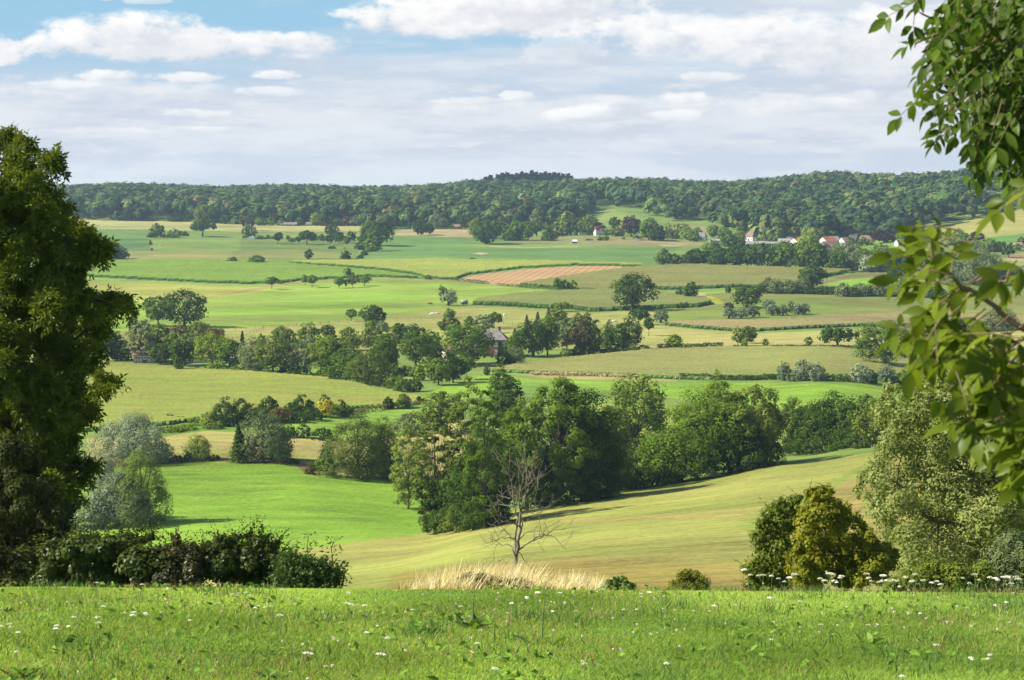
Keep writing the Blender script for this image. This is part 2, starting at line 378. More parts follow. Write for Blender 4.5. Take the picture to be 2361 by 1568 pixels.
field('mown_hillside', 'M', [(400,1300),(600,1277),(645,1272),(800,1252),(890,1241),(970,1231),(1100,1197),(1200,1172),(1500,1127),(1800,1072),(2030,1040),(2361,1006),(2700,1000),(2700,1800),(300,1800),(300,1400)], (188,190,98), 50, 345, soft=1.5)
field('mown_hillside', 'M', [(1760,1195),(1900,1130),(2060,1060),(2150,1060),(2100,1220),(1900,1300),(1800,1250)], (190,176,96), 50, 345, soft=14)
field('mown_hillside', 'M', [(1690,1215),(1850,1140),(2000,1068),(2010,1082),(1870,1155),(1740,1222)], (168,184,84), 50, 345, soft=8)
field('mown_hillside', 'M', [(900,1320),(1300,1290),(1750,1300),(1800,1400),(900,1400)], (188,172,88), 50, 345, soft=22)
field('mown_hillside', 'M', [(1290,1199),(1500,1190),(1720,1185),(1720,1190),(1500,1196),(1290,1204)], (218,188,122), 50, 345, soft=2)
field('grass_slope', 'M', [(-900,1330),(3300,1330),(3300,1345),(3300,4000),(-900,4000)], (128,172,72), 0, 33)

EDGE_A = 0.33
acol = np.concatenate([-np.geomspace(1.0, 0.36, 12), np.linspace(-EDGE_A, EDGE_A, 720), np.geomspace(0.36, 1.0, 12)])
Yr = np.concatenate([np.geomspace(1.0, 11, 18), np.linspace(11.4, 30, 60), np.geomspace(30.6, 120, 50)[0:], np.geomspace(121, 262, 190)[0:]])
vv = np.arange(1329.0, 528, -1.25); Yv = 50*FPX/(vv-440); Yv = Yv[Yv > 263]
Yr = np.concatenate([Yr, Yv, np.geomspace(Yv[-1]*1.006, 4200, 30)])
nA, nR = len(acol), len(Yr)
gA, gY = np.meshgrid(acol, Yr, indexing='ij')
gX = gA*gY
gS = slope(gA, np.log(np.maximum(gY, 3.0)))
near = gY < 3.0
gZ = np.where(near, CZ - (1.6 + 0.1265*gY), CZ - gS*gY)
# small natural unevenness
gZ = gZ + np.where(gY > 60, 1.0, 0.0)*0.22*(fbm(gX/23, gY/23, 5)-.5)*np.clip(gY/200, .3, 2)
gU, gV = project(gA, (CZ-gZ)/gY)
jit = (fbm(gX/9, gY/9, 3, 3)-.5)*2.0
def inside(poly, u, v):
    r = np.zeros(u.shape, bool); n = len(poly)
    for i in range(n):
        x0, y0 = poly[i]; x1, y1 = poly[(i+1) % n]
        if y0 == y1: continue
        c = ((y0 > v) != (y1 > v)) & (u < (x1-x0)*(v-y0)/(y1-y0) + x0)
        r ^= c
    return r
def edist(poly, u, v):
    d = np.full(u.shape, 1e9); n = len(poly)
    for i in range(n):
        p = poly[i]; q = poly[(i+1) % n]; e = q-p; L = (e*e).sum() + 1e-9
        t = np.clip(((u-p[0])*e[0]+(v-p[1])*e[1])/L, 0, 1)
        d = np.minimum(d, (u-p[0]-t*e[0])**2 + (v-p[1]-t*e[1])**2)
    return np.sqrt(d)
gcol = np.empty((nA, nR, 3)); gcol[:] = alb((150, 178, 84))
gid = np.zeros((nA, nR), int); names = ['ground']; fclass = {}
crops = []
def classify(F):
    p = F['poly']; x0, y0 = p.min(0)-40; x1, y1 = p.max(0)+40
    box = (gU > x0) & (gU < x1) & (gV > y0) & (gV < y1) & (gY > F['y0']) & (gY < F['y1'])
    idx = np.nonzero(box)
    if len(idx[0]) == 0: return idx, np.zeros(0), np.zeros(0, bool)
    u = gU[idx] + jit[idx]*min(F['soft'], 3); v = gV[idx] + jit[idx]*0.35*min(F['soft'], 3)
    ins = inside(p, u, v); d = edist(p, u, v)*np.where(ins, 1, -1)
    w = np.clip(0.5 + d/(2*F['soft']*0.6), 0, 1)
    return idx, w, ins
for F in FIELDS:
    idx, w, ins = classify(F)
    if len(w) == 0: continue
    c = alb(F['col']); gcol[idx] = gcol[idx]*(1-w[:, None]) + c*w[:, None]
    if F['h']:
        m = np.zeros((nA, nR), bool); m[tuple(k[ins] for k in idx)] = True; crops.append((F, m))
        # bare soil and stalk bases under the crop
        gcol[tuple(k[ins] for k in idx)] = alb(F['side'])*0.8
        continue
    if F['name'] not in names: names.append(F['name'])
    gid[tuple(k[ins] for k in idx)] = names.index(F['name'])

# ground material: field colour broken up at several real-world scales
def ground_material(name, var=1.0, bump=0.4, rows=None):
    m, nt, out = new_mat(name)
    p = nt.nodes.new('ShaderNodeBsdfPrincipled'); p.inputs['Roughness'].default_value = 0.9
    p.inputs['Specular IOR Level'].default_value = 0.1
    tc = nt.nodes.new('ShaderNodeTexCoord'); ob = tc.outputs['Object']
    a = attr_node(nt, 'col')
    mp = nt.nodes.new('ShaderNodeMapping'); mp.inputs['Scale'].default_value = (0.35, 1.0, 1.0); nt.links.new(ob, mp.inputs['Vector'])
    big = noise(nt, mp.outputs[0], 0.022, 5, .6); mid = noise(nt, mp.outputs[0], 0.21, 4, .65); fine = noise(nt, ob, 1.3, 5, .75)
    k = (big.lerp(.3, .7, -.24*var, .24*var) + mid.lerp(.3, .7, -.20*var, .20*var) + fine.lerp(.3, .7, -.30*var, .30*var)) + 1.0
    tus = noise(nt, mp.outputs[0], 0.62, 3, .6); k = k - tus.sst(.60, .70)*(.16*var)
    if rows is not None:
        w = nt.nodes.new('ShaderNodeTexWave'); w.inputs['Scale'].default_value = rows[0]; w.inputs['Distortion'].default_value = 1.2
        w.inputs['Detail'].default_value = 2; w.inputs['Detail Scale'].default_value = .3
        r = nt.nodes.new('ShaderNodeMapping'); r.inputs['Rotation'].default_value = (0, 0, rows[1]); nt.links.new(ob, r.inputs['Vector'])
        nt.links.new(r.outputs[0], w.inputs['Vector'])
        k = k*(NX(nt, w.outputs['Fac']).lerp(0, 1, 1-rows[2], 1+rows[2]*.4))
    mul = nt.nodes.new('ShaderNodeVectorMath'); mul.operation = 'SCALE'
    nt.links.new(a.outputs['Color'], mul.inputs[0]); nt.links.new(k.max(.35).k, mul.inputs['Scale'])
    # dry tufts and lush patches
    hv = noise(nt, mp.outputs[0], 0.07, 5, .65)
    tint = mixc(nt, hv.lerp(.35, .65, 0, 1), (0.93, 1.04, 0.86), (1.06, 0.98, 1.06))
    c = mixc(nt, 1.0, mul.outputs[0], tint, 'MULTIPLY')
    nt.links.new(c, p.inputs['Base Color'])
    if bump:
        b = nt.nodes.new('ShaderNodeBump'); b.inputs['Strength'].default_value = bump; b.inputs['Distance'].default_value = 0.5
        nt.links.new((fine*0.5 + mid).k, b.inputs['Height']); nt.links.new(b.outputs[0], p.inputs['Normal'])
    nt.links.new(p.outputs[0], out.inputs[0]); return m
gmat = ground_material('field_ground', 1.3)
smat = ground_material('stubble_rows', 0.5, .3, (0.07, R(8), 0.22))
fine_mat = ground_material('mown_rows', 1.15, .4, (0.30, R(-62), 0.12))
hill_mat = ground_material('mown_slope', 1.2, .4, (0.085, R(80), 0.06))
fid = gid[:-1, :-1]
ii, jj = np.meshgrid(np.arange(nA-1), np.arange(nR-1), indexing='ij')
v00 = ii*nR+jj; quad = np.stack([v00, v00+nR, v00+nR+1, v00+1], -1)
GV = np.stack([gX, gY, gZ], -1).reshape(-1, 3); GC = gcol.reshape(-1, 3)
for k, nm in enumerate(names):
    q = quad[fid == k]
    if len(q) == 0: continue
    us, inv = np.unique(q, return_inverse=True)
    mt = {'stubble_field': smat, 'mown_hillside': hill_mat, 'green_meadow': fine_mat}.get(nm, gmat)
    me = mk_mesh(nm, GV[us], inv.reshape(-1, 4), cols={'col': GC[us]}, smooth=True, mats=[mt])
    tag(put(nm, me), kind='structure')
# crops: a real stand of plants with top and side faces
crop_mat = ground_material('crop', 0.7, 0.3)
for F, m in crops:
    f = m[:-1, :-1] & m[1:, :-1] & m[:-1, 1:] & m[1:, 1:]
    q = quad[f]
    if len(q) == 0: continue
    us, inv = np.unique(q, return_inverse=True); inv = inv.reshape(-1, 4)
    base = GV[us]; rg = np.random.default_rng(7)
    hh = F['h']*.74*(0.90 + 0.14*fbm(base[:, 0]/9, base[:, 1]/9, 9) + 0.05*rg.random(len(us)))
    top = base.copy(); top[:, 2] += hh
    e = np.concatenate([inv[:, [0, 1]], inv[:, [1, 2]], inv[:, [2, 3]], inv[:, [3, 0]]])
    key = np.sort(e, 1); kk = key[:, 0].astype(np.int64)*len(us)+key[:, 1]
    un, first, cnt = np.unique(kk, return_index=True, return_counts=True)
    be = e[first[cnt == 1]]
    bv, binv = np.unique(be, return_inverse=True); binv = binv.reshape(-1, 2)
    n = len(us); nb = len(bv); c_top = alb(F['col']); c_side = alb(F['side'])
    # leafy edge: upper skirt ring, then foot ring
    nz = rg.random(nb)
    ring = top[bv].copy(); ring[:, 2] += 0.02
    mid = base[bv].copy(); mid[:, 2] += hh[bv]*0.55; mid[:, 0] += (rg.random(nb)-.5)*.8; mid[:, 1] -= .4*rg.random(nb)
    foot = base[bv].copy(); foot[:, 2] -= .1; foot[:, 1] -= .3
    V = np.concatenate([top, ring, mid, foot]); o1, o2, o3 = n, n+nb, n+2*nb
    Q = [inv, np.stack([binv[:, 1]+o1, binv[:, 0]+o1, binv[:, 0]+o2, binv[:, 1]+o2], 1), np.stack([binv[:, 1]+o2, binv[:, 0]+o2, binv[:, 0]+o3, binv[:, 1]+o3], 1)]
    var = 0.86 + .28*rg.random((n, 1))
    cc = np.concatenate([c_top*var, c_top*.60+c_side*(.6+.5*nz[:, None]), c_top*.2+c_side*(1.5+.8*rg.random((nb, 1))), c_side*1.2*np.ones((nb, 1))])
    me = mk_mesh(F['name'], V, np.concatenate(Q), cols={'col': cc}, smooth=False, mats=[crop_mat])
    nm = F['name'] if F['h'] > 1 else 'dry_grass'
    tag(put(nm, me), kind='stuff')
# ---------------------------------------------------------------- light and sky
SUN_EL, SUN_AZ = R(38), math.atan2(-1.0, -0.10)         # square from the left
sd = Vector((math.sin(SUN_AZ)*math.cos(SUN_EL), math.cos(SUN_AZ)*math.cos(SUN_EL), math.sin(SUN_EL)))
sun = bpy.data.lights.new('sun', 'SUN'); sun.energy = 4.9; sun.angle = R(0.53); sun.color = (1.0, 0.93, 0.76)
so = bpy.data.objects.new('sun', sun); COL.objects.link(so); so.rotation_euler = sd.to_track_quat('Z', 'Y').to_euler(); so.location = (-300, 200, 400)
w = bpy.data.worlds.new('World'); scene.world = w; w.use_nodes = True
nt = w.node_tree; nt.nodes.clear()
wo = nt.nodes.new('ShaderNodeOutputWorld'); bg = nt.nodes.new('ShaderNodeBackground'); nt.links.new(bg.outputs[0], wo.inputs[0])
SKY_STR = 0.075; EXPO = 1.13
bg.inputs['Strength'].default_value = SKY_STR
sky = nt.nodes.new('ShaderNodeTexSky'); sky.sky_type = 'NISHITA'; sky.sun_disc = False
sky.sun_elevation = SUN_EL; sky.sun_rotation = SUN_AZ; sky.altitude = 100; sky.air_density = 1.0; sky.dust_density = 1.2; sky.ozone_density = 1.5
tc = nt.nodes.new('ShaderNodeTexCoord'); sx = nt.nodes.new('ShaderNodeSeparateXYZ'); nt.links.new(tc.outputs['Generated'], sx.inputs[0])
X, Y, Z = (NX(nt, sx.outputs[i]) for i in range(3))
hd = (X*X + Y*Y).op('SQRT').max(0.02)
# sideways angle around the horizon and height above it (thousandths of the picture frame)
hx = X.op('ARCTAN2', Y)*4.735
hy = (Z/hd)*4.735
def sk(c, g=1.0): return [float(x)*g/(SKY_STR*2**EXPO) for x in lin(c)]
wv = combine(nt, hx, hy*2.2, 0.0)
warp = (noise(nt, wv, 3.0, 5, .62) - .5)
puff = noise(nt, combine(nt, hx, hy*1.7, 3.0), 9.0, 8, .6)
fine = noise(nt, combine(nt, hx, hy*1.5, 7.0), 26.0, 6, .6)
# clear sky: hazier towards the horizon
clear = mixc(nt, hy.sst(.12, .40), sk((208, 216, 230)), sk((156, 202, 231)))
clear = mixc(nt, hy.sst(.47, 1.3), clear, sky.outputs[0])
col = clear
# high veil of thin cloud
veil = noise(nt, combine(nt, hx*.75 + warp*.5, hy*5.0, 11.0), 1.6, 6, .58)
mv = (veil + hy.lerp(.06, .36, .34, 0.0) + hx.lerp(-.3, .8, 0.0, .16)).sst(.46, .76)*hy.sst(1.1, .5)
vl = noise(nt, combine(nt, hx*1.3 + warp*.6, hy*7.0, 21.0), 2.4, 7, .6)
col = mixc(nt, mv*.88, col, NX(nt, mixc(nt, vl.sst(.38, .64), sk((213, 218, 230)), sk((236, 238, 243)))))
streak = noise(nt, combine(nt, hx*1.1 + warp*.3, hy*9.0, 2.0), 3.2, 7, .62)
ms = streak.sst(.55, .72)*hy.sst(.06, .14)*hy.sst(.42, .24)
col = mixc(nt, ms*.5, col, sk((226, 228, 236)))
# scattered rows of small fair-weather cumulus
rowc = noise(nt, combine(nt, hx*2.6 + warp*.35, hy*13.0, 5.0), 2.6, 8, .55)
mr = (rowc + (fine-.5)*.16 + (puff-.5)*.12).sst(.50, .64)*hy.sst(.07, .13)*hy.sst(.30, .21)
col = mixc(nt, mr*.8, col, sk((233, 234, 240)))
row2 = noise(nt, combine(nt, hx*3.6 + warp*.3, hy*19.0, 15.0), 2.2, 8, .58)
mr2 = (row2 + (puff-.5)*.14).sst(.54, .66)*hy.sst(.05, .10)*hy.sst(.26, .17)
col = mixc(nt, mr2*.7, col, sk((240, 240, 244)))
# the larger cumulus: centre, half width, rise, sag, opacity
CL = [(.72, .345, .50, .070, .075, .6), (.95, .29, .36, .06, .06, .5), (-.95, .225, .40, .030, .03, .4), (.25, .185, .50, .034, .03, .4), (.75, .20, .40, .03, .03, .4), (-.03, .400, .37, .080, .056, 1.0), (.06, .430, .27, .075, .06, 1.0), (-.22, .385, .17, .055, .035, 1.0), (.40, .365, .28, .050, .05, .8), (.62, .345, .34, .050, .075, .75), (.98, .375, .28, .05, .05, .8), (.12, .330, .10, .05, .06, .4),
      (-.73, .330, .37, .040, .040, 1.0), (-.86, .355, .20, .050, .055, 1.0), (-1.02, .325, .10, .035, .03, .9), (-.50, .342, .17, .024, .03, .95),
      (-1.16, .315, .09, .035, .036, 1.0), (-.90, .258, .09, .018, .012, .9), (-.73, .256, .085, .016, .010, .85), (-.54, .262, .062, .015, .009, .9), (-1.03, .236, .10, .012, .010, .7),
      (.45, .258, .09, .014, .010, .7), (-.72, .172, .09, .014, .010, .7), (-.68, .138, .13, .010, .010, .6), (.18, .172, .12, .026, .014, .85), (.02, .214, .06, .018, .01, .7), (-.09, .205, .09, .012, .01, .6), (.40, .206, .07, .016, .01, .6), (.36, .168, .11, .016, .012, .6), (-.94, .133, .12, .012, .008, .5), (.72, .20, .09, .014, .01, .5), (-.56, .224, .10, .013, .010, .6),
      (-.38, .402, .018, .014, .014, .7), (-.92, .432, .03, .014, .01, .6), (-.82, .425, .06, .010, .008, .5)]
for cx, cy, rx, up, dn, op in CL:
    big = rx > .12
    dx = (hx - cx + warp*(.10 if big else .05))*(1.0/rx)
    dy = hy - cy + warp*(.030 if big else .012)
    ny = dy.max(0.0)*(1.0/up) + dy.min(0.0)*(1.0/dn)
    d = 1.0 - dx*dx - ny*ny
    m = (d + (puff-.5)*(2.4 if big else 3.2) + (fine-.5)*(1.0 if big else 1.8)).sst(-.10, .75)*op
    lum = (ny*.34 + (puff-.5)*1.5 + (fine-.5)*.5 + .62 - dx*.10).sst(0.0, 1.0)
    cc = mixc(nt, lum, sk((208, 213, 226)), sk((254, 252, 250), 1.06))
    col = mixc(nt, m, col, cc)
nt.links.new(col, bg.inputs['Color'])
scene.view_settings.view_transform = 'Standard'; scene.view_settings.look = 'None'
scene.view_settings.exposure = EXPO; scene.view_settings.gamma = 1.0
cy_ = scene.cycles
w.cycles.sampling_method = 'MANUAL'; w.cycles.sample_map_resolution = 512
cy_.max_bounces = 5; cy_.diffuse_bounces = 3; cy_.glossy_bounces = 1; cy_.transmission_bounces = 4; cy_.transparent_max_bounces = 4; cy_.volume_bounces = 0
cy_.use_denoising = True; cy_.caustics_reflective = False; cy_.caustics_refractive = False
cy_.sample_clamp_indirect = 6.0
# ---------------------------------------------------------------- foliage
def leaf_mat(name, rgb, rgb2=None, trans=0.30, gloss=0.0):
    m, nt, out = new_mat(name)
    rgb2 = rgb2 or [rgb[0]*1.35, rgb[1]*1.12, rgb[2]*.8]
    t = attr_node(nt, 'tint'); oi = nt.nodes.new('ShaderNodeObjectInfo')
    tint = NX(nt, t.outputs['Fac']); rnd = NX(nt, oi.outputs['Random'])
    if not name.startswith('foliage_'): rnd = rnd*0.0 + 0.6     # single plants keep their own colour
    c = mixc(nt, (tint*.6 + rnd*.5).lerp(0.1, 1.0, 0, 1), rgb, rgb2)
    sc = nt.nodes.new('ShaderNodeVectorMath'); sc.operation = 'SCALE'
    nt.links.new(c, sc.inputs[0]); nt.links.new((tint.lerp(0, 1, .62, 1.42)*rnd.lerp(0, 1, .9, 1.1)).k, sc.inputs['Scale'])
    d = nt.nodes.new('ShaderNodeBsdfDiffuse'); tr = nt.nodes.new('ShaderNodeBsdfTranslucent')
    nt.links.new(sc.outputs[0], d.inputs['Color'])
    tc_ = mixc(nt, 1.0, sc.outputs[0], (1.25, 1.25, .6), 'MULTIPLY'); nt.links.new(tc_, tr.inputs['Color'])
    mx = nt.nodes.new('ShaderNodeMixShader'); mx.inputs[0].default_value = trans
    nt.links.new(d.outputs[0], mx.inputs[1]); nt.links.new(tr.outputs[0], mx.inputs[2])
    last = mx.outputs[0]
    if gloss:
        g = nt.nodes.new('ShaderNodeBsdfGlossy'); g.inputs['Roughness'].default_value = .38; g.inputs['Color'].default_value = (.9, .95, 1, 1)
        m2 = nt.nodes.new('ShaderNodeMixShader'); m2.inputs[0].default_value = .045*gloss
        nt.links.new(last, m2.inputs[1]); nt.links.new(g.outputs[0], m2.inputs[2]); last = m2.outputs[0]
    nt.links.new(last, out.inputs[0]); return m
LM = {k: leaf_mat('foliage_'+k, *v) for k, v in {
    'dark': ((.034, .072, .012), (.054, .092, .014)), 'mid': ((.066, .132, .016), (.110, .165, .019)), 'bright': ((.110, .190, .018), (.165, .215, .021)),
    'olive': ((.080, .122, .020), (.118, .152, .025)), 'yellow': ((.23, .24, .03), (.36, .30, .03)), 'lime': ((.140, .205, .036), (.190, .230, .046)),
    'silver': ((.135, .172, .098), (.225, .26, .165), .16), 'sage': ((.096, .134, .052), (.150, .180, .074), .2),
    'copper': ((.034, .018, .024), (.05, .022, .024)), 'brown': ((.090, .088, .035), (.12, .10, .04)), 'blue': ((.055, .100, .070), (.08, .125, .085)),
    'rust': ((.095, .075, .025), (.14, .085, .03)), 'reed': ((.26, .21, .11), (.38, .31, .18)), 'pollard': ((.092, .135, .080), (.16, .20, .13))}.items()}
BARK = plain_mat('bark', (.105, .082, .060), .9, .4, 6.0)
BARKD = plain_mat('dark_bark', (.06, .048, .035), .9, .4, 6.0)

def unit(v): return v/(np.linalg.norm(v, axis=-1, keepdims=True)+1e-9)
def leaves_mesh(name, C, N, D, ln, wd, tint, mat=None):
    """one rhombic leaf (or spray of leaves) per point: centre, normal, long axis"""
    N = unit(N); D = unit(D - (D*N).sum(1, keepdims=True)*N); B = np.cross(N, D)
    ln = np.broadcast_to(np.asarray(ln, float).reshape(-1, 1), (len(C), 1)); wd = np.broadcast_to(np.asarray(wd, float).reshape(-1, 1), (len(C), 1))
    V = np.stack([C-D*ln/2, C+B*wd/2-D*ln*.06, C+D*ln/2-N*ln*.10, C-B*wd/2-D*ln*.06], 1).reshape(-1, 3)
    Q = np.arange(len(C)*4).reshape(-1, 4)
    return mk_mesh(name, V, Q, attrs={'tint': np.repeat(tint, 4)}, mats=[mat] if mat else None)
def rdir(rg, n):
    v = rg.normal(size=(n, 3)); return unit(v)
SPEC = {  # crown foot, lobes, lobe size, leafiness, gaps
    'oak':    dict(z0=.10, L=24, rl=.195, prof='round', gap=.10, asp=1.3),
    'dense':  dict(z0=.02, L=24, rl=.19, prof='full', gap=.04, asp=1.3),
    'ash':    dict(z0=.20, L=24, rl=.14, prof='tall', gap=.22, asp=1.7),
    'shrub':  dict(z0=.0,  L=22, rl=.18, prof='dome', gap=.06, asp=1.4),
    'willow': dict(z0=.0,  L=34, rl=.185, prof='dome2', gap=.02, asp=2.6, sweep=.8),
    'fruit':  dict(z0=.34, L=14, rl=.19, prof='round', gap=.14, asp=1.4),
    'column': dict(z0=.07, L=20, rl=.22, prof='col', gap=.03, asp=1.5),
    'poplar': dict(z0=.08, L=38, rl=.15, prof='pop', gap=.14, asp=1.3),
    'umbrella': dict(z0=.38, L=18, rl=.17, prof='umb', gap=.10, asp=1.3),
    'dead':   dict(z0=.25, L=14, rl=.15, prof='round', gap=.45, asp=1.5)}
def prof(kind, t):
    if kind == 'round': return np.sqrt(np.clip(1-(2*t-1)**2, 0, 1))**.75
    if kind == 'full': return np.where(t < .35, .80+.2*np.sin(t/.35*math.pi/2), np.sqrt(np.clip(1-((t-.35)/.65)**2, 0, 1))**.9)
    if kind == 'tall': return np.clip(np.sin(math.pi*np.clip(t*.86+.12, 0, 1)), 0, 1)**.6
    if kind == 'dome': return np.sqrt(np.clip(1-t**2, 0, 1))**.8*np.where(t < .2, .9+.5*t, 1)
    if kind == 'dome2': return np.sqrt(np.clip(1-np.clip((t-.1)/.9, 0, 1)**2.2, 0, 1))**.8*np.where(t < .3, .86+.47*t, 1)
    if kind == 'col': return np.where(t < .3, .72+.28*np.sin(t/.3*math.pi/2), np.sqrt(np.clip(1-((t-.3)/.7)**2, 0, 1))**.8)
    if kind == 'pop': return .45+.55*np.sin(math.pi*np.clip(t*.8+.15, 0, 1))-.35*np.clip((t-.8)/.2, 0, 1)
    if kind == 'umb': return np.where(t < .35, .9+.1*t, np.sqrt(np.clip(1-((t-.2)/.8)**2, 0, 1)))
    return np.ones_like(t)
PROTO = {}
def build_proto(kind, n, var, A):
    """leaf positions in a box 1 wide and A tall plus the limbs that carry them"""
    rg = np.random.default_rng(sum(map(ord, kind))*100+var*7919+int(A*100))
    tb = MB()
    size = math.sqrt((7.6 if n < 1500 else 6.2)*A/n); AV = np.array([1, 1, A])
    if kind == 'conifer':
        t = rg.random(n)**.85*.97; th = rg.random(n)*2*math.pi; tiers = 9
        ph = (t*tiers + .12*np.sin(th*3+var)) % 1.0
        r = .5*(1-t)**.9*(.55+.45*(1-ph))*(.55+.45*np.sqrt(rg.random(n)))
        P = np.stack([r*np.cos(th), r*np.sin(th), .05+.95*t], 1)
        out = np.stack([np.cos(th), np.sin(th), np.zeros(n)], 1)
        N = unit(out*.5 + [0, 0, .8] + .4*rdir(rg, n)); D = out + [0, 0, -.25] + .3*rdir(rg, n)
        tint = .3+.3*(1-ph)+.3*rg.random(n); asp = 2.0
        tb.tube([(0, 0, 0), (0, 0, .5*A), (0, 0, .97*A)], [.030, .02, .004], 6)
    elif kind == 'pollard':
        # head of straight rods springing from the top of a short bole
        K = 90; hd = rdir(rg, K*3); hd = hd[hd[:, 2] > -.55][:K]; K = len(hd)
        k = rg.integers(0, K, n); rr = (.38+.62*rg.random(n)**.6)
        base = np.array([0, 0, .40]); ln = .86+.20*rg.random(K)
        P = base + (hd[k]*ln[k][:, None]*rr[:, None] + .07*rdir(rg, n))*[.47, .47, .52]
        P[:, 2] -= .10*rr**2*(1-hd[k][:, 2])*.5
        P[:, 2] = np.clip(P[:, 2], .12, None)
        N = unit(hd[k]*.75 + .5*rdir(rg, n) + [0, 0, .25]); D = hd[k] + [0, 0, .1] + .25*rdir(rg, n)
        tint = np.clip(.15+.5*rr*rg.random(n)+.35*rg.random(K)[k], 0, 1); asp = 3.2
        tb.tube(np.array([(0, 0, -.02), (.01, 0, .15), (0, 0, .36)])*AV, [.11, .085, .10], 8)
        for j in range(0, K, 7): tb.tube(np.array([base*.85, base+hd[j]*.22, base+hd[j]*.42])*AV, [.02, .013, .006], 4)
    else:
        s = SPEC[kind]; z0 = s['z0']; asp = s['asp']; rl = s['rl']*min(1.0, A**.5); L = int(np.clip(s['L']*A**.8/min(1.0, A), 12, 60))
        # lobes laid out through the crown by best-candidate sampling
        C = []
        for i in range(L):
            best = None; bd = -1
            for _ in range(14):
                t = rg.random(); th = rg.random()*2*math.pi
                R_ = max(0.02, .5*float(prof(s['prof'], np.array(t))) - rl*.80)*(.45+.55*rg.random()**.4)
                lop = 1+.16*math.sin(th*2+var*2.1)+.10*math.sin(th*3+var)
                c = np.array([R_*lop*math.cos(th), R_*lop*math.sin(th), z0*A + rl*.55 + t*(A*(1-z0)-rl*1.35)])
                d = min([np.linalg.norm(c-q) for q in C]) if C else 1
                if d > bd: best, bd = c, d
            C.append(best)
        C = np.array(C); mid = np.array([0, 0, A*(z0+(1-z0)*.42)])
        rls = rl*(.75+.5*rg.random(L))
        K = 11
        outw = unit(C-mid)
        cd = rdir(rg, L*K).reshape(L, K, 3); cd = unit(cd + .55*outw[:, None] + [0, 0, .25])
        cc = C[:, None] + cd*rls[:, None, None]*.78*[1, 1, .9]
        keep = rg.random((L, K)) > s['gap']; ctint = rg.random((L, K))*.5 + .30*rg.random((L, 1))
        l = rg.integers(0, L, n*2); k = rg.integers(0, K, n*2); ok = keep[l, k]; l = l[ok][:n]; k = k[ok][:n]; n2 = len(l)
        off = rdir(rg, n2); off = off*(rls[l]*.46)[:, None]*(.45+.6*rg.random((n2, 1))**.5)
        P = cc[l, k] + off*[1, 1, .85]
        N = unit(unit(off)*.7 + cd[l, k]*.55 + outw[l]*.25 + [0, 0, .30] + .34*rdir(rg, n2))
        D = rdir(rg, n2)
        if 'sweep' in s: D = unit(cd[l, k]*.9 + [.35, 0, .55] + .4*rdir(rg, n2))
        tint = np.clip(ctint[l, k]+.35*rg.random(n2), 0, 1)
        P[:, 2] = np.maximum(P[:, 2], .004)
        if kind not in ('shrub',):
            tr = .034 if kind not in ('poplar', 'column', 'fruit', 'umbrella') else .028
            fork = z0+.10 if kind != 'poplar' else z0+.05
            lean = rg.normal()*.02
            tb.tube(np.array([(0, 0, -.02), (lean*.5, 0, fork*.5), (lean, 0, fork), (lean*.6, 0, fork+.3*(1-fork)), (0, 0, .80)])*AV,
                    [tr*1.35, tr*.95, tr*.8, tr*.5, tr*.12], 7)
            for j in range(L):
                c = C[j]; zs = min(A*(fork + .35*(1-fork)*rg.random()), c[2]*.8)
                a0 = np.array([lean*.7, 0, zs]); m1 = a0*.5+c*.5; m1[2] -= .02+.05*rg.random()
                tb.tube([a0, m1+rdir(rg, 1)[0]*.02, c, c+outw[j]*rls[j]*.6], [tr*.42, tr*.27, tr*.15, tr*.05], 4)
        else:
            for j in range(0, L, 2): tb.tube([(0, 0, -.01), C[j]*.55, C[j]], [.02, .012, .005], 4)
    if kind not in ('conifer',):
        ex = np.percentile(np.abs(P[:, :2]), 96.0); zt = np.percentile(P[:, 2], 99.0)
        P = P*[.49/ex, .49/ex, .985*(A if kind != 'pollard' else 1)/zt]
    if kind in ('conifer', 'pollard'):
        P = P*AV/([1, 1, 1] if kind == 'conifer' else [1, 1, 1])
    ln = size*math.sqrt(asp)*(.75+.5*rg.random(len(P))); wd = size/math.sqrt(asp)*1.15*(.75+.5*rg.random(len(P)))
    crown = leaves_mesh('crown', P, N, D, ln, wd, tint, LM['mid'])
    trunk = tb.mesh('trunk', True, [BARK])
    return crown, trunk
LODS = [160, 420, 1100, 2800, 7000, 15000]
ASP = [.45, .65, .9, 1.2, 1.6, 2.2, 3.2]
def proto(kind, area_px, seed, A=1.0):
    want = area_px*(4.5 if kind in ('pollard', 'willow', 'shrub') else 2.8)
    n = min(LODS, key=lambda q: abs(math.log(q/max(want, 40))))
    nv = 3 if n < 2000 else 2
    A = min(ASP, key=lambda q: abs(math.log(q/A)))
    key = (kind, n, seed % nv, A)
    if key not in PROTO: PROTO[key] = build_proto(*key)
    return (*PROTO[key], A)
WORD = {'oak': 'broad tree', 'dense': 'bushy tree', 'ash': 'airy tree', 'shrub': 'shrub', 'willow': 'willow', 'fruit': 'fruit tree', 'column': 'upright tree',
        'poplar': 'poplar', 'umbrella': 'spreading tree', 'dead': 'half bare tree', 'conifer': 'conifer', 'pollard': 'pollard willow'}
NAME = {'oak': 'broadleaf_tree', 'dense': 'bushy_tree', 'ash': 'ash_tree', 'shrub': 'shrub', 'willow': 'willow_tree', 'fruit': 'fruit_tree', 'column': 'upright_tree',
        'poplar': 'poplar_tree', 'umbrella': 'spreading_tree', 'dead': 'half_bare_tree', 'conifer': 'conifer', 'pollard': 'pollard_willow'}
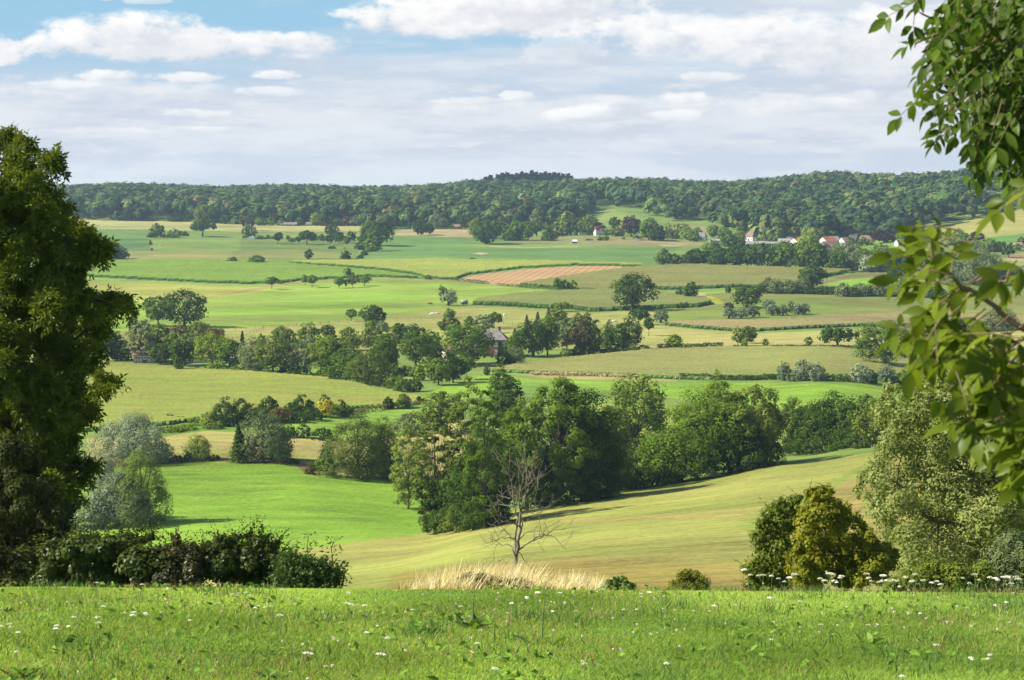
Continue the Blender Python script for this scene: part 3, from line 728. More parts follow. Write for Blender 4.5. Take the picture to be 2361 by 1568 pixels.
HUE = {'dark': 'dark green', 'mid': 'mid green', 'bright': 'bright green', 'olive': 'olive green', 'yellow': 'yellow', 'lime': 'pale lime', 'silver': 'silver grey', 'sage': 'grey green',
       'copper': 'dark copper', 'brown': 'brownish', 'blue': 'bluish green', 'rust': 'rusty brown', 'pollard': 'grey green'}
TREES = []
GROUPS = {}
def T(grp, r, kind, mat, zx, zb, zt, zw, label=None, Y=None):
    """one tree or shrub: centre, foot, top and width read off the photo enlargement r"""
    k = ZF[r][2]; u, vb = zp(r, zx, zb); _, vt = zp(r, zx, zt)
    TREES.append(dict(grp=grp, kind=kind, mat=mat, u=u, vb=vb, vt=vt, w=zw*k, label=label, Y=Y))
def group(key, phrase, place, anchor, au):
    GROUPS[key] = dict(phrase=phrase, place=place, anchor=anchor, au=au)
ORD = ['', 'nearest', 'second', 'third', 'fourth', 'fifth', 'sixth', 'seventh', 'eighth', 'ninth', 'tenth', 'eleventh', 'twelfth', 'thirteenth', 'fourteenth', 'fifteenth',
       'sixteenth', 'seventeenth', 'eighteenth', 'nineteenth', 'twentieth', 'twenty-first', 'twenty-second', 'twenty-third', 'twenty-fourth', 'twenty-fifth', 'twenty-sixth']
def plant_all():
    rg = random.Random(5)
    by = {}
    for t in TREES: by.setdefault((t['grp'], HUE[t['mat']], WORD[t['kind']]), []).append(t)
    for (g, hue, word), L in by.items():
        G = GROUPS[g]; L.sort(key=lambda t: abs(t['u']-G['au']))
        for i, t in enumerate(L):
            if t['label']: continue
            if len(L) == 1: t['label'] = f"the only {hue} {word} {G['place']}"
            else: t['label'] = f"{hue} {word}, {ORD[i+1]} such from the {G['anchor']}, {G['place']}"
    for i, t in enumerate(TREES):
        if t['Y']: X, Yd, Zg = at_depth(t['u'], t['Y'])
        else: X, Yd, Zg = hit(t['u'], t['vb'])
        W = t['w']/FPX*Yd; H = zpix(t['vt'], Yd) - Zg
        H = max(H, .5)
        px = .4337
        area = W*H*(FPX/Yd)**2*px*px*.8
        W *= 1.02 if t['kind'] in ('pollard', 'conifer') else 1.16; H *= 1.06
        cr, tr, A = proto(t['kind'], area, i, H/W)
        o = thing(NAME[t['kind']], (X, Yd, Zg-.05), t['label'], 'shrub' if t['kind'] == 'shrub' else 'tree', GROUPS[t['grp']]['phrase'], rg.random()*6.283, (W, W, H/A))
        put('crown', cr, o, LM[t['mat']]); put('stems' if t['kind'] == 'shrub' else 'trunk', tr, o, BARKD if t['mat'] in ('dark', 'copper') else BARK)
# ---------------------------------------------------------------- the trees of the valley
group('edge', 'trees along the lower edge of the wood', 'along the wood edge', 'white bales', 578)
group('upper', 'hedgerow trees of the upper pastures', 'in the upper pastures', 'white bales', 578)
group('orch', 'trees of the upland orchard', 'in the upland orchard', 'ochre pasture', 1000)
group('old', 'old fruit trees below the corn', 'below the corn field', 'stubble field', 1050)
group('parkside', 'trees around the villa', 'around the villa', 'copper beech', 1457)
group('village', 'trees among the village houses', 'among the village houses', 'orange roof', 1912)
group('belt', 'dark belt of trees below the village', 'in the village tree belt', 'orange roof', 1912)
group('slope', 'trees below the hillside pasture', 'below the hillside pasture', 'right picture edge', 2361)
group('wrow', 'willow hedge above the olive field', 'in the willow hedge', 'lone oak', 1458)
group('corn', 'trees standing among the corn fields', 'among the corn fields', 'lone oak', 1458)
group('poll', 'pollard willows in the meadow', 'in the upper meadow', 'lone oak', 1458)
group('poll2', 'pollard willows along the ditch', 'along the ditch', 'leaning tree', 2035)
group('grove', 'trees of the western farm grove', 'in the western farm grove', 'spiky conifer', 560)
group('farm', 'trees around the brick farmhouse', 'around the brick farmhouse', 'brick farmhouse', 1148)
group('fgrove', 'trees east of the brick farmhouse', 'behind the farm lane', 'brick farmhouse', 1148)
group('hedge', 'bushes along the crop field', 'below the crop field', 'golden bush', 752)
group('will', 'willows of the green meadow', 'by the green meadow', 'dead tree', 1190)
group('row', 'trees of the row behind the mown hillside', 'in the hillside row', 'dead tree', 1190)
# -- lower edge of the far wood
for a in ((640,522,425,150,'dense','dark'),(820,527,440,110,'dense','olive'),(910,532,440,90,'dense','mid'),(1060,546,385,210,'oak','bright'),(1200,548,420,120,'oak','olive'),(1310,548,450,110,'dense','dark'),
          (1620,566,480,150,'dense','mid'),(1690,568,520,80,'shrub','dark'),(1880,582,420,170,'oak','olive'),(1975,582,520,70,'shrub','dark'),(2070,587,512,110,'dense','dark'),(2195,588,500,90,'dense','dark')):
    T('edge', 'A', a[4], a[5], *a[:4])
for a in ((185,602,530,110,'dense','mid'),(285,602,530,80,'dense','olive'),(375,604,555,60,'shrub','sage'),(555,604,530,80,'dense','dark'),(708,606,490,105,'oak','bright'),(800,606,490,100,'ash','brown'),(890,608,540,100,'dense','dark'),
          (975,608,525,70,'dense','rust'),(1070,608,510,105,'dense','sage'),(1170,608,530,80,'dense','dark'),(1260,606,490,120,'oak','olive'),(1395,614,530,90,'dense','dark'),(1490,614,545,80,'dense','dark'),
          (1570,606,430,190,'ash','sage'),(1635,600,545,70,'dense','lime'),(1815,632,500,150,'willow','sage'),(1905,622,475,130,'oak','dark'),(2070,636,510,100,'oak','dark'),(2185,720,540,170,'oak','olive')):
    T('edge', 'B', a[4], a[5], *a[:4])
# -- upper pastures
T('upper', 'A', 'dense', 'dark', 1445, 713, 588, 120)
T('upper', 'A', 'shrub', 'dark', 1385, 713, 665, 55)
T('upper', 'A', 'shrub', 'mid', 1592, 712, 638, 110)
T('upper', 'A', 'shrub', 'mid', 1665, 698, 655, 60); T('upper', 'A', 'shrub', 'dark', 1705, 698, 655, 45); T('upper', 'A', 'shrub', 'dark', 1510, 712, 685, 70)
T('upper', 'A', 'umbrella', 'dark', 1862, 706, 558, 200, 'dark spreading tree with two trunks on the pale upland pasture')
T('upper', 'B', 'dead', 'brown', 60, 652, 520, 115, 'thin brown half bare tree standing behind the white bales')
T('upper', 'B', 'dense', 'sage', 80, 722, 600, 112, 'rounded grey green tree leaning over the stack of white bales')
T('upper', 'A', 'shrub', 'dark', 1060, 912, 765, 120, 'dark bush clump beside the left ash tree, below the beet field'); T('upper', 'A', 'dense', 'dark', 1120, 912, 800, 100); T('upper', 'A', 'dense', 'dark', 985, 912, 740, 150)
T('upper', 'A', 'shrub', 'dark', 2137, 946, 890, 72); T('upper', 'A', 'shrub', 'mid', 2202, 949, 925, 40)
T('upper', 'B', 'shrub', 'mid', 150, 956, 878, 140, 'wide mid green bush on the bank above the long corn field')
T('upper', 'A', 'shrub', 'brown', 1383, 782, 735, 28); T('upper', 'A', 'shrub', 'brown', 1394, 834, 806, 22)
T('upper', 'B', 'shrub', 'dark', 2135, 924, 899, 58)
T('upper', 'B', 'shrub', 'dark', 190, 728, 696, 90); T('upper', 'B', 'shrub', 'dark', 255, 726, 688, 38); T('upper', 'B', 'shrub', 'mid', 300, 728, 698, 36); T('upper', 'B', 'shrub', 'dark', 441, 731, 694, 40)
# -- upland orchard
for a in ((348,771,672,86,'fruit','dark'),(475,776,720,60,'umbrella','olive'),(540,771,704,52,'fruit','dark'),(615,782,655,135,'umbrella','dark'),(590,740,658,90,'oak','dark'),(660,745,665,60,'dense','dark'),(838,702,600,124,'oak','dark'),
          (905,766,650,80,'oak','dark'),(825,786,688,76,'fruit','dark'),(1018,746,662,82,'dense','dark'),(767,771,700,50,'fruit','dark'),(980,792,725,46,'fruit','mid'),(750,737,684,54,'dense','dark'),(705,735,700,60,'shrub','dark'),
          (830,818,790,36,'shrub','dark'),(858,816,790,36,'shrub','dark'),(963,815,803,18,'shrub','dark'),(965,745,700,45,'shrub','dark'),
          (1270,792,573,230,'oak','dark'),(1180,724,570,120,'oak','mid'),(1225,837,648,122,'dense','mid'),(1115,826,740,112,'shrub','dark'),(1130,752,688,90,'dense','dark'),
          (1185,840,800,60,'shrub','mid'),(1140,880,830,50,'shrub','dark'),(1110,905,870,50,'shrub','dark'),
          (631,912,826,72,'column','dark'),(972,914,836,72,'dense','dark')):
    T('orch', 'B', a[4], a[5], *a[:4])
T('orch', 'B', 'oak', 'dark', 1663, 691, 555, 122, 'dark rounded tree on the ochre dry pasture'); T('orch', 'B', 'oak', 'dark', 1737, 686, 590, 72, 'small dark tree touching its larger twin on the ochre pasture')
T('orch', 'B', 'oak', 'dark', 2270, 772, 568, 235, 'big dark tree at the end of the ochre dry pasture')
for a in ((1410,640,615,60),(1480,636,618,60),(1540,636,610,60)): T('orch', 'B', 'shrub', 'dark', *a)
# -- old fruit trees
for a in ((293,1187,1074,95,'fruit','mid'),(362,1140,1106,48,'shrub','mid'),(600,1162,1064,62,'fruit','mid'),(662,1177,1060,88,'fruit','mid'),(910,1182,1084,96,'fruit','mid'),(988,1092,1000,58,'fruit','mid'),(1030,1087,1034,48,'fruit','olive'),
          (1037,1174,1068,92,'fruit','olive'),(975,1181,1098,24,'dead','olive'),(1143,1162,1068,116,'umbrella','mid'),(1730,1097,1054,52,'shrub','mid')):
    T('old', 'B', a[4], a[5], *a[:4])
T('poll', 'B', 'pollard', 'silver', 1917, 1337, 1193, 148, 'big silver pollard willow with a thick trunk in the cattle pasture')
T('poll', 'B', 'dense', 'mid', 1855, 1251, 1159, 72, 'small green tree just behind the big silver pollard willow')
T('old', 'B', 'fruit', 'olive', 1022, 1486, 1376, 82, 'lone small fruit tree on the bare strip of the pasture')
T('old', 'A', 'fruit', 'dark', 1367, 1396, 1268, 94, 'small dark round tree beside the huge grove tree')
# -- villa garden
for a in ((190,730,540,130,'oak','olive'),(250,735,600,120,'dense','lime'),(330,740,560,120,'dense','mid'),(300,742,630,140,'shrub','dark'),(440,742,568,150,'oak','mid'),(520,705,470,140,'ash','sage'),(610,694,590,90,'dense','mid'),(680,694,590,110,'shrub','mid'),
          (640,742,670,130,'shrub','dark'),(805,692,485,125,'oak','lime'),(795,694,600,100,'dense','mid'),(880,694,540,100,'dense','dark'),(1000,694,512,155,'oak','olive'),(1095,692,580,85,'dense','copper'),(1236,640,530,90,'ash','dark'),
          (1240,702,610,80,'dense','olive'),(1298,702,580,52,'dense','yellow'),(1394,707,524,152,'oak','copper'),(1552,738,545,178,'oak','mid'),(1660,735,610,70,'dense','dark'),(1722,722,590,92,'dense','lime'),(1800,725,640,70,'dense','lime'),(1850,652,585,112,'oak','lime'),
          (1900,737,620,110,'oak','bright'),(1962,747,665,92,'dense','mid'),(2000,690,620,70,'dense','lime'),(2140,722,600,100,'oak','mid'),(2250,722,630,112,'oak','dark'),(2290,817,688,122,'oak','mid'),(1100,743,704,36,'shrub','dark'),(1152,743,688,56,'shrub','mid'),
          (1432,727,690,44,'shrub','mid'),(1470,727,705,40,'shrub','mid'),(1168,690,640,40,'shrub','mid'),(1320,730,708,26,'shrub','mid'),(1000,738,724,60,'shrub','dark'),(60,770,640,60,'shrub','mid'),(1600,735,640,60,'dense','dark')):
    T('parkside', 'C', a[4], a[5], *a[:4])
# -- village
for a in ((75,688,580,108,'oak','dark'),(35,640,530,90,'dense','mid'),(150,652,545,90,'oak','lime'),(165,690,600,70,'dense','dark'),(345,640,590,110,'dense','olive'),(400,632,568,70,'dense','mid'),(440,640,580,60,'dense','olive'),(500,602,540,84,'dense','mid'),(560,602,520,70,'column','lime'),
          (650,600,500,100,'dense','mid'),(715,650,524,130,'oak','lime'),(690,695,575,150,'oak','lime'),(960,612,548,66,'column','lime'),(905,612,550,70,'dense','mid'),(1000,665,600,70,'dense','mid'),(1105,662,600,66,'dense','olive'),(1165,657,616,46,'shrub','yellow'),(1268,642,545,150,'oak','copper'),
          (1225,612,540,70,'dense','copper'),(1335,630,570,60,'dense','mid'),(1430,632,565,88,'oak','mid'),(1500,640,560,70,'dense','mid'),(1560,636,545,120,'oak','mid'),(1650,640,560,100,'dense','dark')):
    T('village', 'D', a[4], a[5], *a[:4])
for a in ((1875,682,568,120,'oak','mid'),(1845,640,540,90,'dense','olive'),(1985,642,558,88,'oak','copper'),(1980,697,625,92,'dense','olive'),(2080,712,614,132,'oak','mid'),(2170,712,635,104,'dense','dark'),(2232,758,690,82,'umbrella','dark'),(2250,690,640,30,'column','dark'),(2300,700,650,60,'dense','mid'),
          (1780,660,570,110,'dense','mid'),(1700,640,555,90,'dense','olive'),(2330,660,600,60,'dense','mid'),
          (1960,965,690,400,'willow','sage'),(1790,940,770,170,'dense','dark'),(2190,960,830,130,'dense','dark'),(2300,950,840,140,'oak','dark'),(2080,960,850,120,'dense','mid'),(1640,900,740,190,'dense','dark'),(2350,980,870,90,'dense','mid')):
    T('slope', 'D', a[4], a[5], *a[:4])
# -- belt below the village
T('belt', 'C', 'dense', 'mid', 1685, 967, 825, 125); T('belt', 'C', 'dense', 'mid', 1790, 967, 866, 92)
for a in ((1910,972,860,130,'dense','dark'),(1985,972,820,150,'oak','dark'),(2060,972,840,140,'oak','dark'),(2125,940,748,150,'oak','mid'),(2230,972,835,160,'oak','dark'),(2150,975,880,150,'dense','dark')):
    T('belt', 'C', a[4], a[5], *a[:4])
for a in ((10,828,690,170,'oak','dark'),(120,830,672,170,'oak','dark'),(215,832,660,150,'oak','dark'),(320,836,650,180,'oak','dark'),(430,838,655,130,'dense','dark'),(500,842,640,210,'oak','mid'),(610,845,690,150,'dense','dark'),(700,848,610,190,'oak','mid'),(760,850,655,120,'oak','mid'),
          (800,850,705,120,'dense','dark'),(900,855,680,140,'dense','mid'),(955,820,645,190,'willow','sage'),(1040,830,660,150,'willow','sage'),(880,858,790,100,'shrub','mid'),(960,858,800,100,'shrub','mid'),(1030,858,770,110,'dense','mid'),(1120,860,690,140,'dense','mid'),
          (1160,865,735,180,'willow','silver'),(1240,860,660,150,'oak','mid'),(1270,865,800,110,'dense','dark'),(1330,860,700,150,'oak','dark'),(1430,860,720,130,'dense','dark'),(1520,860,700,150,'oak','dark'),(830,858,810,60,'shrub','mid')):
    T('belt', 'D', a[4], a[5], *a[:4])
T('belt', 'D', 'shrub', 'yellow', 957, 815, 745, 28)
# -- willow hedge and the trees in it
T('wrow', 'D', 'oak', 'dark', 710, 990, 820, 178, 'tall dark oak standing in the willow hedge')
T('wrow', 'D', 'oak', 'dark', 1362, 988, 838, 140, 'dark tree behind the bright meadow, rising over the willow hedge')
for a in ((310,1032,960,70,'shrub','dark'),(365,1028,915,105,'willow','sage'),(440,1034,926,120,'willow','sage'),(520,1034,930,120,'willow','sage'),(590,1034,935,110,'willow','sage'),(650,1034,918,105,'willow','sage'),(700,1038,970,80,'shrub','dark'),(760,1040,985,90,'shrub','dark'),(830,1042,990,90,'shrub','dark'),(900,1042,985,80,'shrub','mid'),
          (950,1056,958,110,'willow','sage'),(1020,1056,985,100,'shrub','dark'),(1080,1056,958,120,'willow','sage'),(1150,1056,972,110,'shrub','dark'),(1225,1056,948,120,'willow','sage'),(1310,1058,975,110,'shrub','dark'),(1390,1060,940,140,'willow','sage'),(1480,1062,960,120,'shrub','dark'),(1580,1064,960,130,'willow','sage'),(1680,1066,970,130,'shrub','dark'),
          (800,1000,975,100,'shrub','dark'),(880,1003,978,80,'shrub','dark')):
    T('wrow', 'D', a[4], a[5], *a[:4])
for a in ((790,905,888,60),(850,893,876,60),(920,885,868,60),(1000,876,860,70),(1070,870,856,60),(1150,868,857,60)): T('wrow', 'D', 'shrub', 'mid', *a)
# -- among the corn fields
for a in ((710,1212,1090,62,'fruit','mid'),(775,1207,1108,92,'dense','mid'),(850,1207,1114,82,'dense','mid'),(1830,1270,1188,66,'dense','dark'),(1937,1289,1130,106,'column','dark'),(1850,1362,1308,38,'shrub','dark'),(1893,1362,1306,42,'shrub','dark'),(2285,1360,1310,72,'shrub','copper'),(2280,1224,1163,46,'column','mid'),(1695,1300,1286,70,'shrub','dark')):
    T('corn', 'C', a[4], a[5], *a[:4])
T('corn', 'C', 'oak', 'dark', 1400, 1382, 1058, 335, 'big lone dark oak rising from the corn field edge')
T('corn', 'G', 'umbrella', 'dark', 725, 413, 268, 150, 'small dark spreading tree below the big lone oak')
T('corn', 'G', 'fruit', 'dark', 815, 514, 352, 80, 'little round tree on a bare trunk beside the corn edge')
T('corn', 'G', 'oak', 'dark', 1715, 258, 58, 214, 'dark oak above the row of three pollard willows')
T('corn', 'G', 'oak', 'bright', 1050, 642, 507, 132, 'yellow green tree standing in the low hedge')
T('corn', 'G', 'ash', 'lime', 1635, 613, 440, 95, 'pale airy young tree on a thin trunk by the low hedge')
T('corn', 'G', 'oak', 'olive', 1728, 585, 432, 120, 'olive tree beside the pale airy young tree')
T('corn', 'G', 'column', 'bright', 1693, 625, 528, 50, 'slim sapling in front of the olive tree'); T('corn', 'G', 'column', 'bright', 1885, 617, 538, 50, 'lone slim sapling by the low hedge'); T('corn', 'G', 'dead', 'lime', 2285, 618, 528, 72, 'thin pale sapling on the stubble pasture')
T('corn', 'H', 'umbrella', 'dark', 640, 632, 447, 332, 'wide low dark tree spreading over the stubble pasture edge')
T('corn', 'H', 'oak', 'mid', 1075, 800, 398, 430, 'tall rounded tree with a leaning trunk at the corn edge')
for a in ((1700,455,330,200,'ash','sage'),(1850,455,350,180,'dense','dark'),(1990,455,380,150,'dense','dark')): T('corn', 'H', a[4], a[5], *a[:4])
T('corn', 'H', 'willow', 'sage', 2120, 470, 250, 250)
# -- pollards
for a in ((70,1227,1144,96),(160,1227,1144,92),(255,1222,1128,106),(380,1152,1084,100),(405,1207,1118,96),(487,1205,1120,78)): T('poll', 'D', 'pollard', 'pollard', *a)
T('poll', 'D', 'column', 'sage', 553, 1186, 1100, 56); T('poll', 'D', 'pollard', 'pollard', 605, 1197, 1113, 100); T('poll', 'D', 'pollard', 'pollard', 652, 1192, 1113, 86)
T('poll', 'G', 'pollard', 'pollard', 925, 393, 283, 128)
for a in ((150,930,763,135,'pollard','pollard'),(320,933,742,150,'willow','silver'),(440,935,768,155,'willow','silver'),(235,933,830,110,'shrub','sage'),(840,943,773,155,'willow','silver'),(945,948,828,112,'shrub','dark'),(1085,948,783,160,'pollard','pollard'),(1260,958,830,140,'shrub','mid'),(1320,940,775,110,'willow','silver'),(1410,952,858,130,'shrub','dark'),
          (740,935,870,50,'shrub','lime'),(1530,960,830,150,'shrub','dark'),(1660,965,800,150,'willow','silver'),(1800,970,830,150,'shrub','mid'),(1960,970,800,160,'willow','silver')):
    T('poll2', 'H', a[4], a[5], *a[:4])
# -- western farm grove
for a in ((340,742,488,135,'dense','dark'),(405,748,560,150,'dense','dark'),(250,745,470,150,'oak','dark'),(560,762,398,215,'ash','sage'),(730,745,420,190,'oak','olive'),(740,778,590,200,'oak','dark'),(490,482,300,82,'dense','dark'),(600,500,370,120,'dense','sage'),(850,762,505,150,'oak','mid'),(960,792,520,220,'oak','dark'),
          (1015,720,508,200,'willow','silver'),(908,845,705,76,'column','dark'),(930,520,415,180,'oak','brown'),(1090,562,393,170,'oak','olive'),(1230,565,440,160,'dense','rust'),(1290,545,450,70,'dense','sage'),(1210,802,498,270,'oak','bright'),(1375,822,560,240,'oak','mid'),(1580,842,538,205,'willow','sage'),
          (1770,872,528,255,'oak','olive'),(1665,620,500,82,'dense','mid'),(1850,560,430,135,'dense','mid'),(1920,660,463,145,'dense','olive'),(2000,867,578,215,'willow','sage'),(2100,610,405,175,'dense','mid'),(2215,845,540,220,'oak','bright'),(2090,640,535,140,'dense','sage'),
          (1240,815,770,140,'shrub','mid'),(1060,828,800,90,'shrub','mid'),(1440,840,790,110,'shrub','mid'),(1180,835,795,90,'shrub','bright'),(1640,870,830,90,'shrub','dark'),(1860,870,800,70,'shrub','dark'),(1950,885,840,120,'shrub','mid'),(2110,890,850,140,'shrub','mid'),(2280,900,850,150,'shrub','olive'),(1330,830,800,70,'shrub','mid'),(2340,850,560,180,'oak','mid')):
    T('grove', 'E', a[4], a[5], *a[:4])
T('grove', 'E', 'conifer', 'dark', 1493, 660, 478, 92, 'spiky dark conifer standing alone in the western farm grove')
T('grove', 'E', 'oak', 'dark', 960, 436, 104, 330, 'huge dark tree towering behind the western farm grove')
T('grove', 'E', 'ash', 'mid', 720, 428, 166, 200, 'paler open tree leaning against the huge dark grove tree')
# -- around the brick farmhouse
for a in ((70,541,418,112,'oak','dark'),(262,560,440,130,'dense','mid'),(290,650,508,150,'oak','olive'),(120,852,520,230,'oak','mid'),(440,620,453,160,'dense','olive'),(480,470,372,140,'dense','bright'),(568,500,380,118,'dense','sage'),(720,490,400,104,'dense','dark'),(700,600,430,130,'dense','olive'),
          (850,600,418,220,'dense','dark'),(590,650,500,160,'oak','mid'),(600,852,558,210,'oak','mid'),(270,905,622,310,'oak','mid'),(430,958,676,345,'willow','olive'),(600,875,560,220,'oak','dark'),(675,888,762,98,'dense','mid'),(790,882,793,145,'willow','sage'),(880,795,490,260,'oak','mid'),(1000,720,480,190,'oak','mid'),
          (1070,755,560,150,'dense','dark'),(920,930,778,86,'column','bright'),(660,1000,880,130,'shrub','olive'),(750,1032,880,140,'shrub','mid'),(560,978,905,84,'shrub','dark'),(870,1032,898,115,'dense','dark'),(1090,972,733,200,'oak','mid'),(1225,948,720,185,'oak','dark'),(1348,920,718,130,'fruit','mid'),
          (1180,500,328,180,'ash','olive'),(1240,520,400,150,'dense','mid'),(1190,350,267,88,'dense','mid'),(1372,445,338,92,'dense','mid'),(1505,490,330,150,'oak','sage'),(1600,442,303,125,'umbrella','mid'),(1535,873,785,55,'dense','dark'),(1690,775,650,110,'shrub','dark'),(1790,768,616,180,'willow','sage'),
          (170,940,840,150,'shrub','dark'),(60,880,800,140,'shrub','mid'),(1000,805,700,70,'shrub','olive'),(860,890,800,90,'shrub','mid'),(1200,790,690,120,'shrub','mid')):
    T('farm', 'F', a[4], a[5], *a[:4])
T('farm', 'F', 'oak', 'dark', 490, 450, 243, 206, 'big round dark tree at the end of the bare strip')
T('farm', 'F', 'oak', 'mid', 1360, 785, 428, 400, 'huge leafy tree hiding half of the brick farmhouse')
# -- east of the farmhouse
for a in ((1790,620,458,110,'conifer','dark'),(1900,560,330,130,'conifer','blue'),(2000,480,303,110,'conifer','blue'),(2100,400,252,90,'conifer','blue'),(2220,292,208,175,'umbrella','mid'),(2180,480,263,170,'oak','olive'),(1960,705,393,310,'oak','dark'),(2090,695,360,200,'oak','mid'),(1780,700,520,180,'oak','mid')):
    T('fgrove', 'F', a[4], a[5], *a[:4])
for a in ((60,645,368,200,'oak','sage'),(215,685,380,170,'ash','brown'),(310,645,388,130,'dense','dark'),(165,560,320,140,'dense','olive'),(250,470,295,76,'dense','olive'),(430,625,428,135,'dense','mid'),(455,600,375,84,'dense','sage'),(630,642,363,240,'oak','dark'),(560,640,470,130,'dense','dark'),
          (190,690,600,120,'shrub','dark'),(330,685,615,120,'shrub','dark'),(450,680,620,120,'shrub','dark'),(560,675,622,120,'shrub','dark'),(670,668,610,110,'shrub','dark'),(770,652,600,110,'shrub','dark'),(50,715,630,80,'shrub','bright'),(110,690,640,60,'shrub','mid')):
    T('fgrove', 'G', a[4], a[5], *a[:4])
# -- bushes under the crop field
for a in ((1330,1345,1090,230,'shrub','dark'),(1480,1330,1100,200,'shrub','dark'),(1560,1320,1140,190,'shrub','dark'),(1170,1345,1218,140,'shrub','lime'),(1740,1260,1078,160,'dense','dark'),(1650,1290,1150,150,'shrub','dark'),(2040,1250,1063,200,'shrub','dark'),(1940,1240,1130,120,'shrub','dark'),(2255,1262,1093,165,'dense','yellow'),(2250,1180,1058,95,'dense','dark'),
          (1850,1310,1175,200,'shrub','rust'),(2000,1310,1220,180,'shrub','dark'),(1780,1320,1200,140,'shrub','olive'),(2130,1290,1180,160,'shrub','dark'),(1210,1375,1290,170,'shrub','olive')):
    T('hedge', 'E', a[4], a[5], *a[:4])
T('hedge', 'E', 'shrub', 'brown', 830, 1287, 1228, 68, 'small round brown bush on the grassy bank')
for a in ((900,1300,1255,160),(1030,1315,1270,160),(820,1400,1340,180),(960,1390,1330,180),(1060,1350,1310,110)): T('hedge', 'E', 'shrub', 'bright', *a)
for a in ((190,1255,1108,130,'shrub','dark'),(250,1262,1170,120,'shrub','dark'),(625,1190,1078,85,'shrub','dark'),(765,1180,1055,100,'shrub','olive'),(905,1135,1070,45,'shrub','mid')): T('hedge', 'F', a[4], a[5], *a[:4])
# -- willows round the green meadow
T('will', 'E', 'willow', 'silver', 490, 1690, 1253, 620, 'large silver willow behind the green meadow, spreading like a cloud')
T('will', 'I', 'willow', 'silver', 1500, 335, 150, 160, 'small silver willow at the foot of the large silver one')
T('will', 'I', 'willow', 'lime', 1820, 314, 84, 235, 'small yellow green willow on the stream bank')
T('will', 'I', 'shrub', 'dark', 1725, 316, 240, 70); T('will', 'I', 'shrub', 'rust', 1630, 325, 265, 130); T('will', 'I', 'shrub', 'rust', 1960, 318, 260, 100)
T('will', 'J', 'conifer', 'dark', -160, 830, 480, 240, 'dark pointed conifer beside the sage willow')
T('will', 'J', 'willow', 'sage', 70, 815, 363, 440, 'broad grey green willow by the stream, dark conifer at its side')
T('will', 'J', 'willow', 'sage', 210, 800, 480, 210)
T('will', 'J', 'shrub', 'dark', 310, 588, 474, 110); T('will', 'J', 'shrub', 'mid', 432, 598, 464, 112); T('will', 'J', 'shrub', 'dark', 615, 613, 503, 195)
T('will', 'J', 'shrub', 'dark', 340, 835, 780, 90); T('will', 'J', 'shrub', 'rust', 250, 835, 800, 120)
T('will', 'I', 'willow', 'silver', 1100, 905, 440, 420, 'silver willow bushing over the green meadow edge')
T('will', 'I', 'willow', 'lime', 1300, 890, 272, 400, 'tall yellow green willow merging with the silver ones')
T('will', 'I', 'willow', 'silver', 970, 860, 325, 300); T('will', 'I', 'willow', 'silver', 840, 945, 640, 290); T('will', 'I', 'shrub', 'sage', 600, 925, 680, 150); T('will', 'I', 'willow', 'sage', 1230, 920, 600, 330); T('will', 'I', 'shrub', 'sage', 480, 950, 640, 180)
T('will', 'J', 'willow', 'olive', 930, 968, 422, 470, 'wide olive willow filling the bend of the stream')
T('will', 'J', 'willow', 'olive', 1170, 965, 440, 260); T('will', 'J', 'willow', 'sage', 650, 830, 630, 130); T('will', 'J', 'shrub', 'mid', 650, 945, 750, 150); T('will', 'J', 'shrub', 'dark', 545, 895, 805, 100); T('will', 'J', 'shrub', 'dark', 1270, 975, 720, 170)
T('will', 'J', 'shrub', 'rust', 490, 935, 850, 90)
T('will', 'J', 'shrub', 'sage', 1420, 570, 370, 350, 'broad rounded grey green bush on the wet meadow')
T('will', 'J', 'oak', 'olive', 1700, 565, 190, 330, 'domed olive brown tree behind the rounded bush')
for a in ((1212,332,222,90,'dense','dark'),(1355,328,192,100,'dense','olive'),(1495,278,214,44,'dense','dark')): T('hedge', 'J', a[4], a[5], *a[:4])
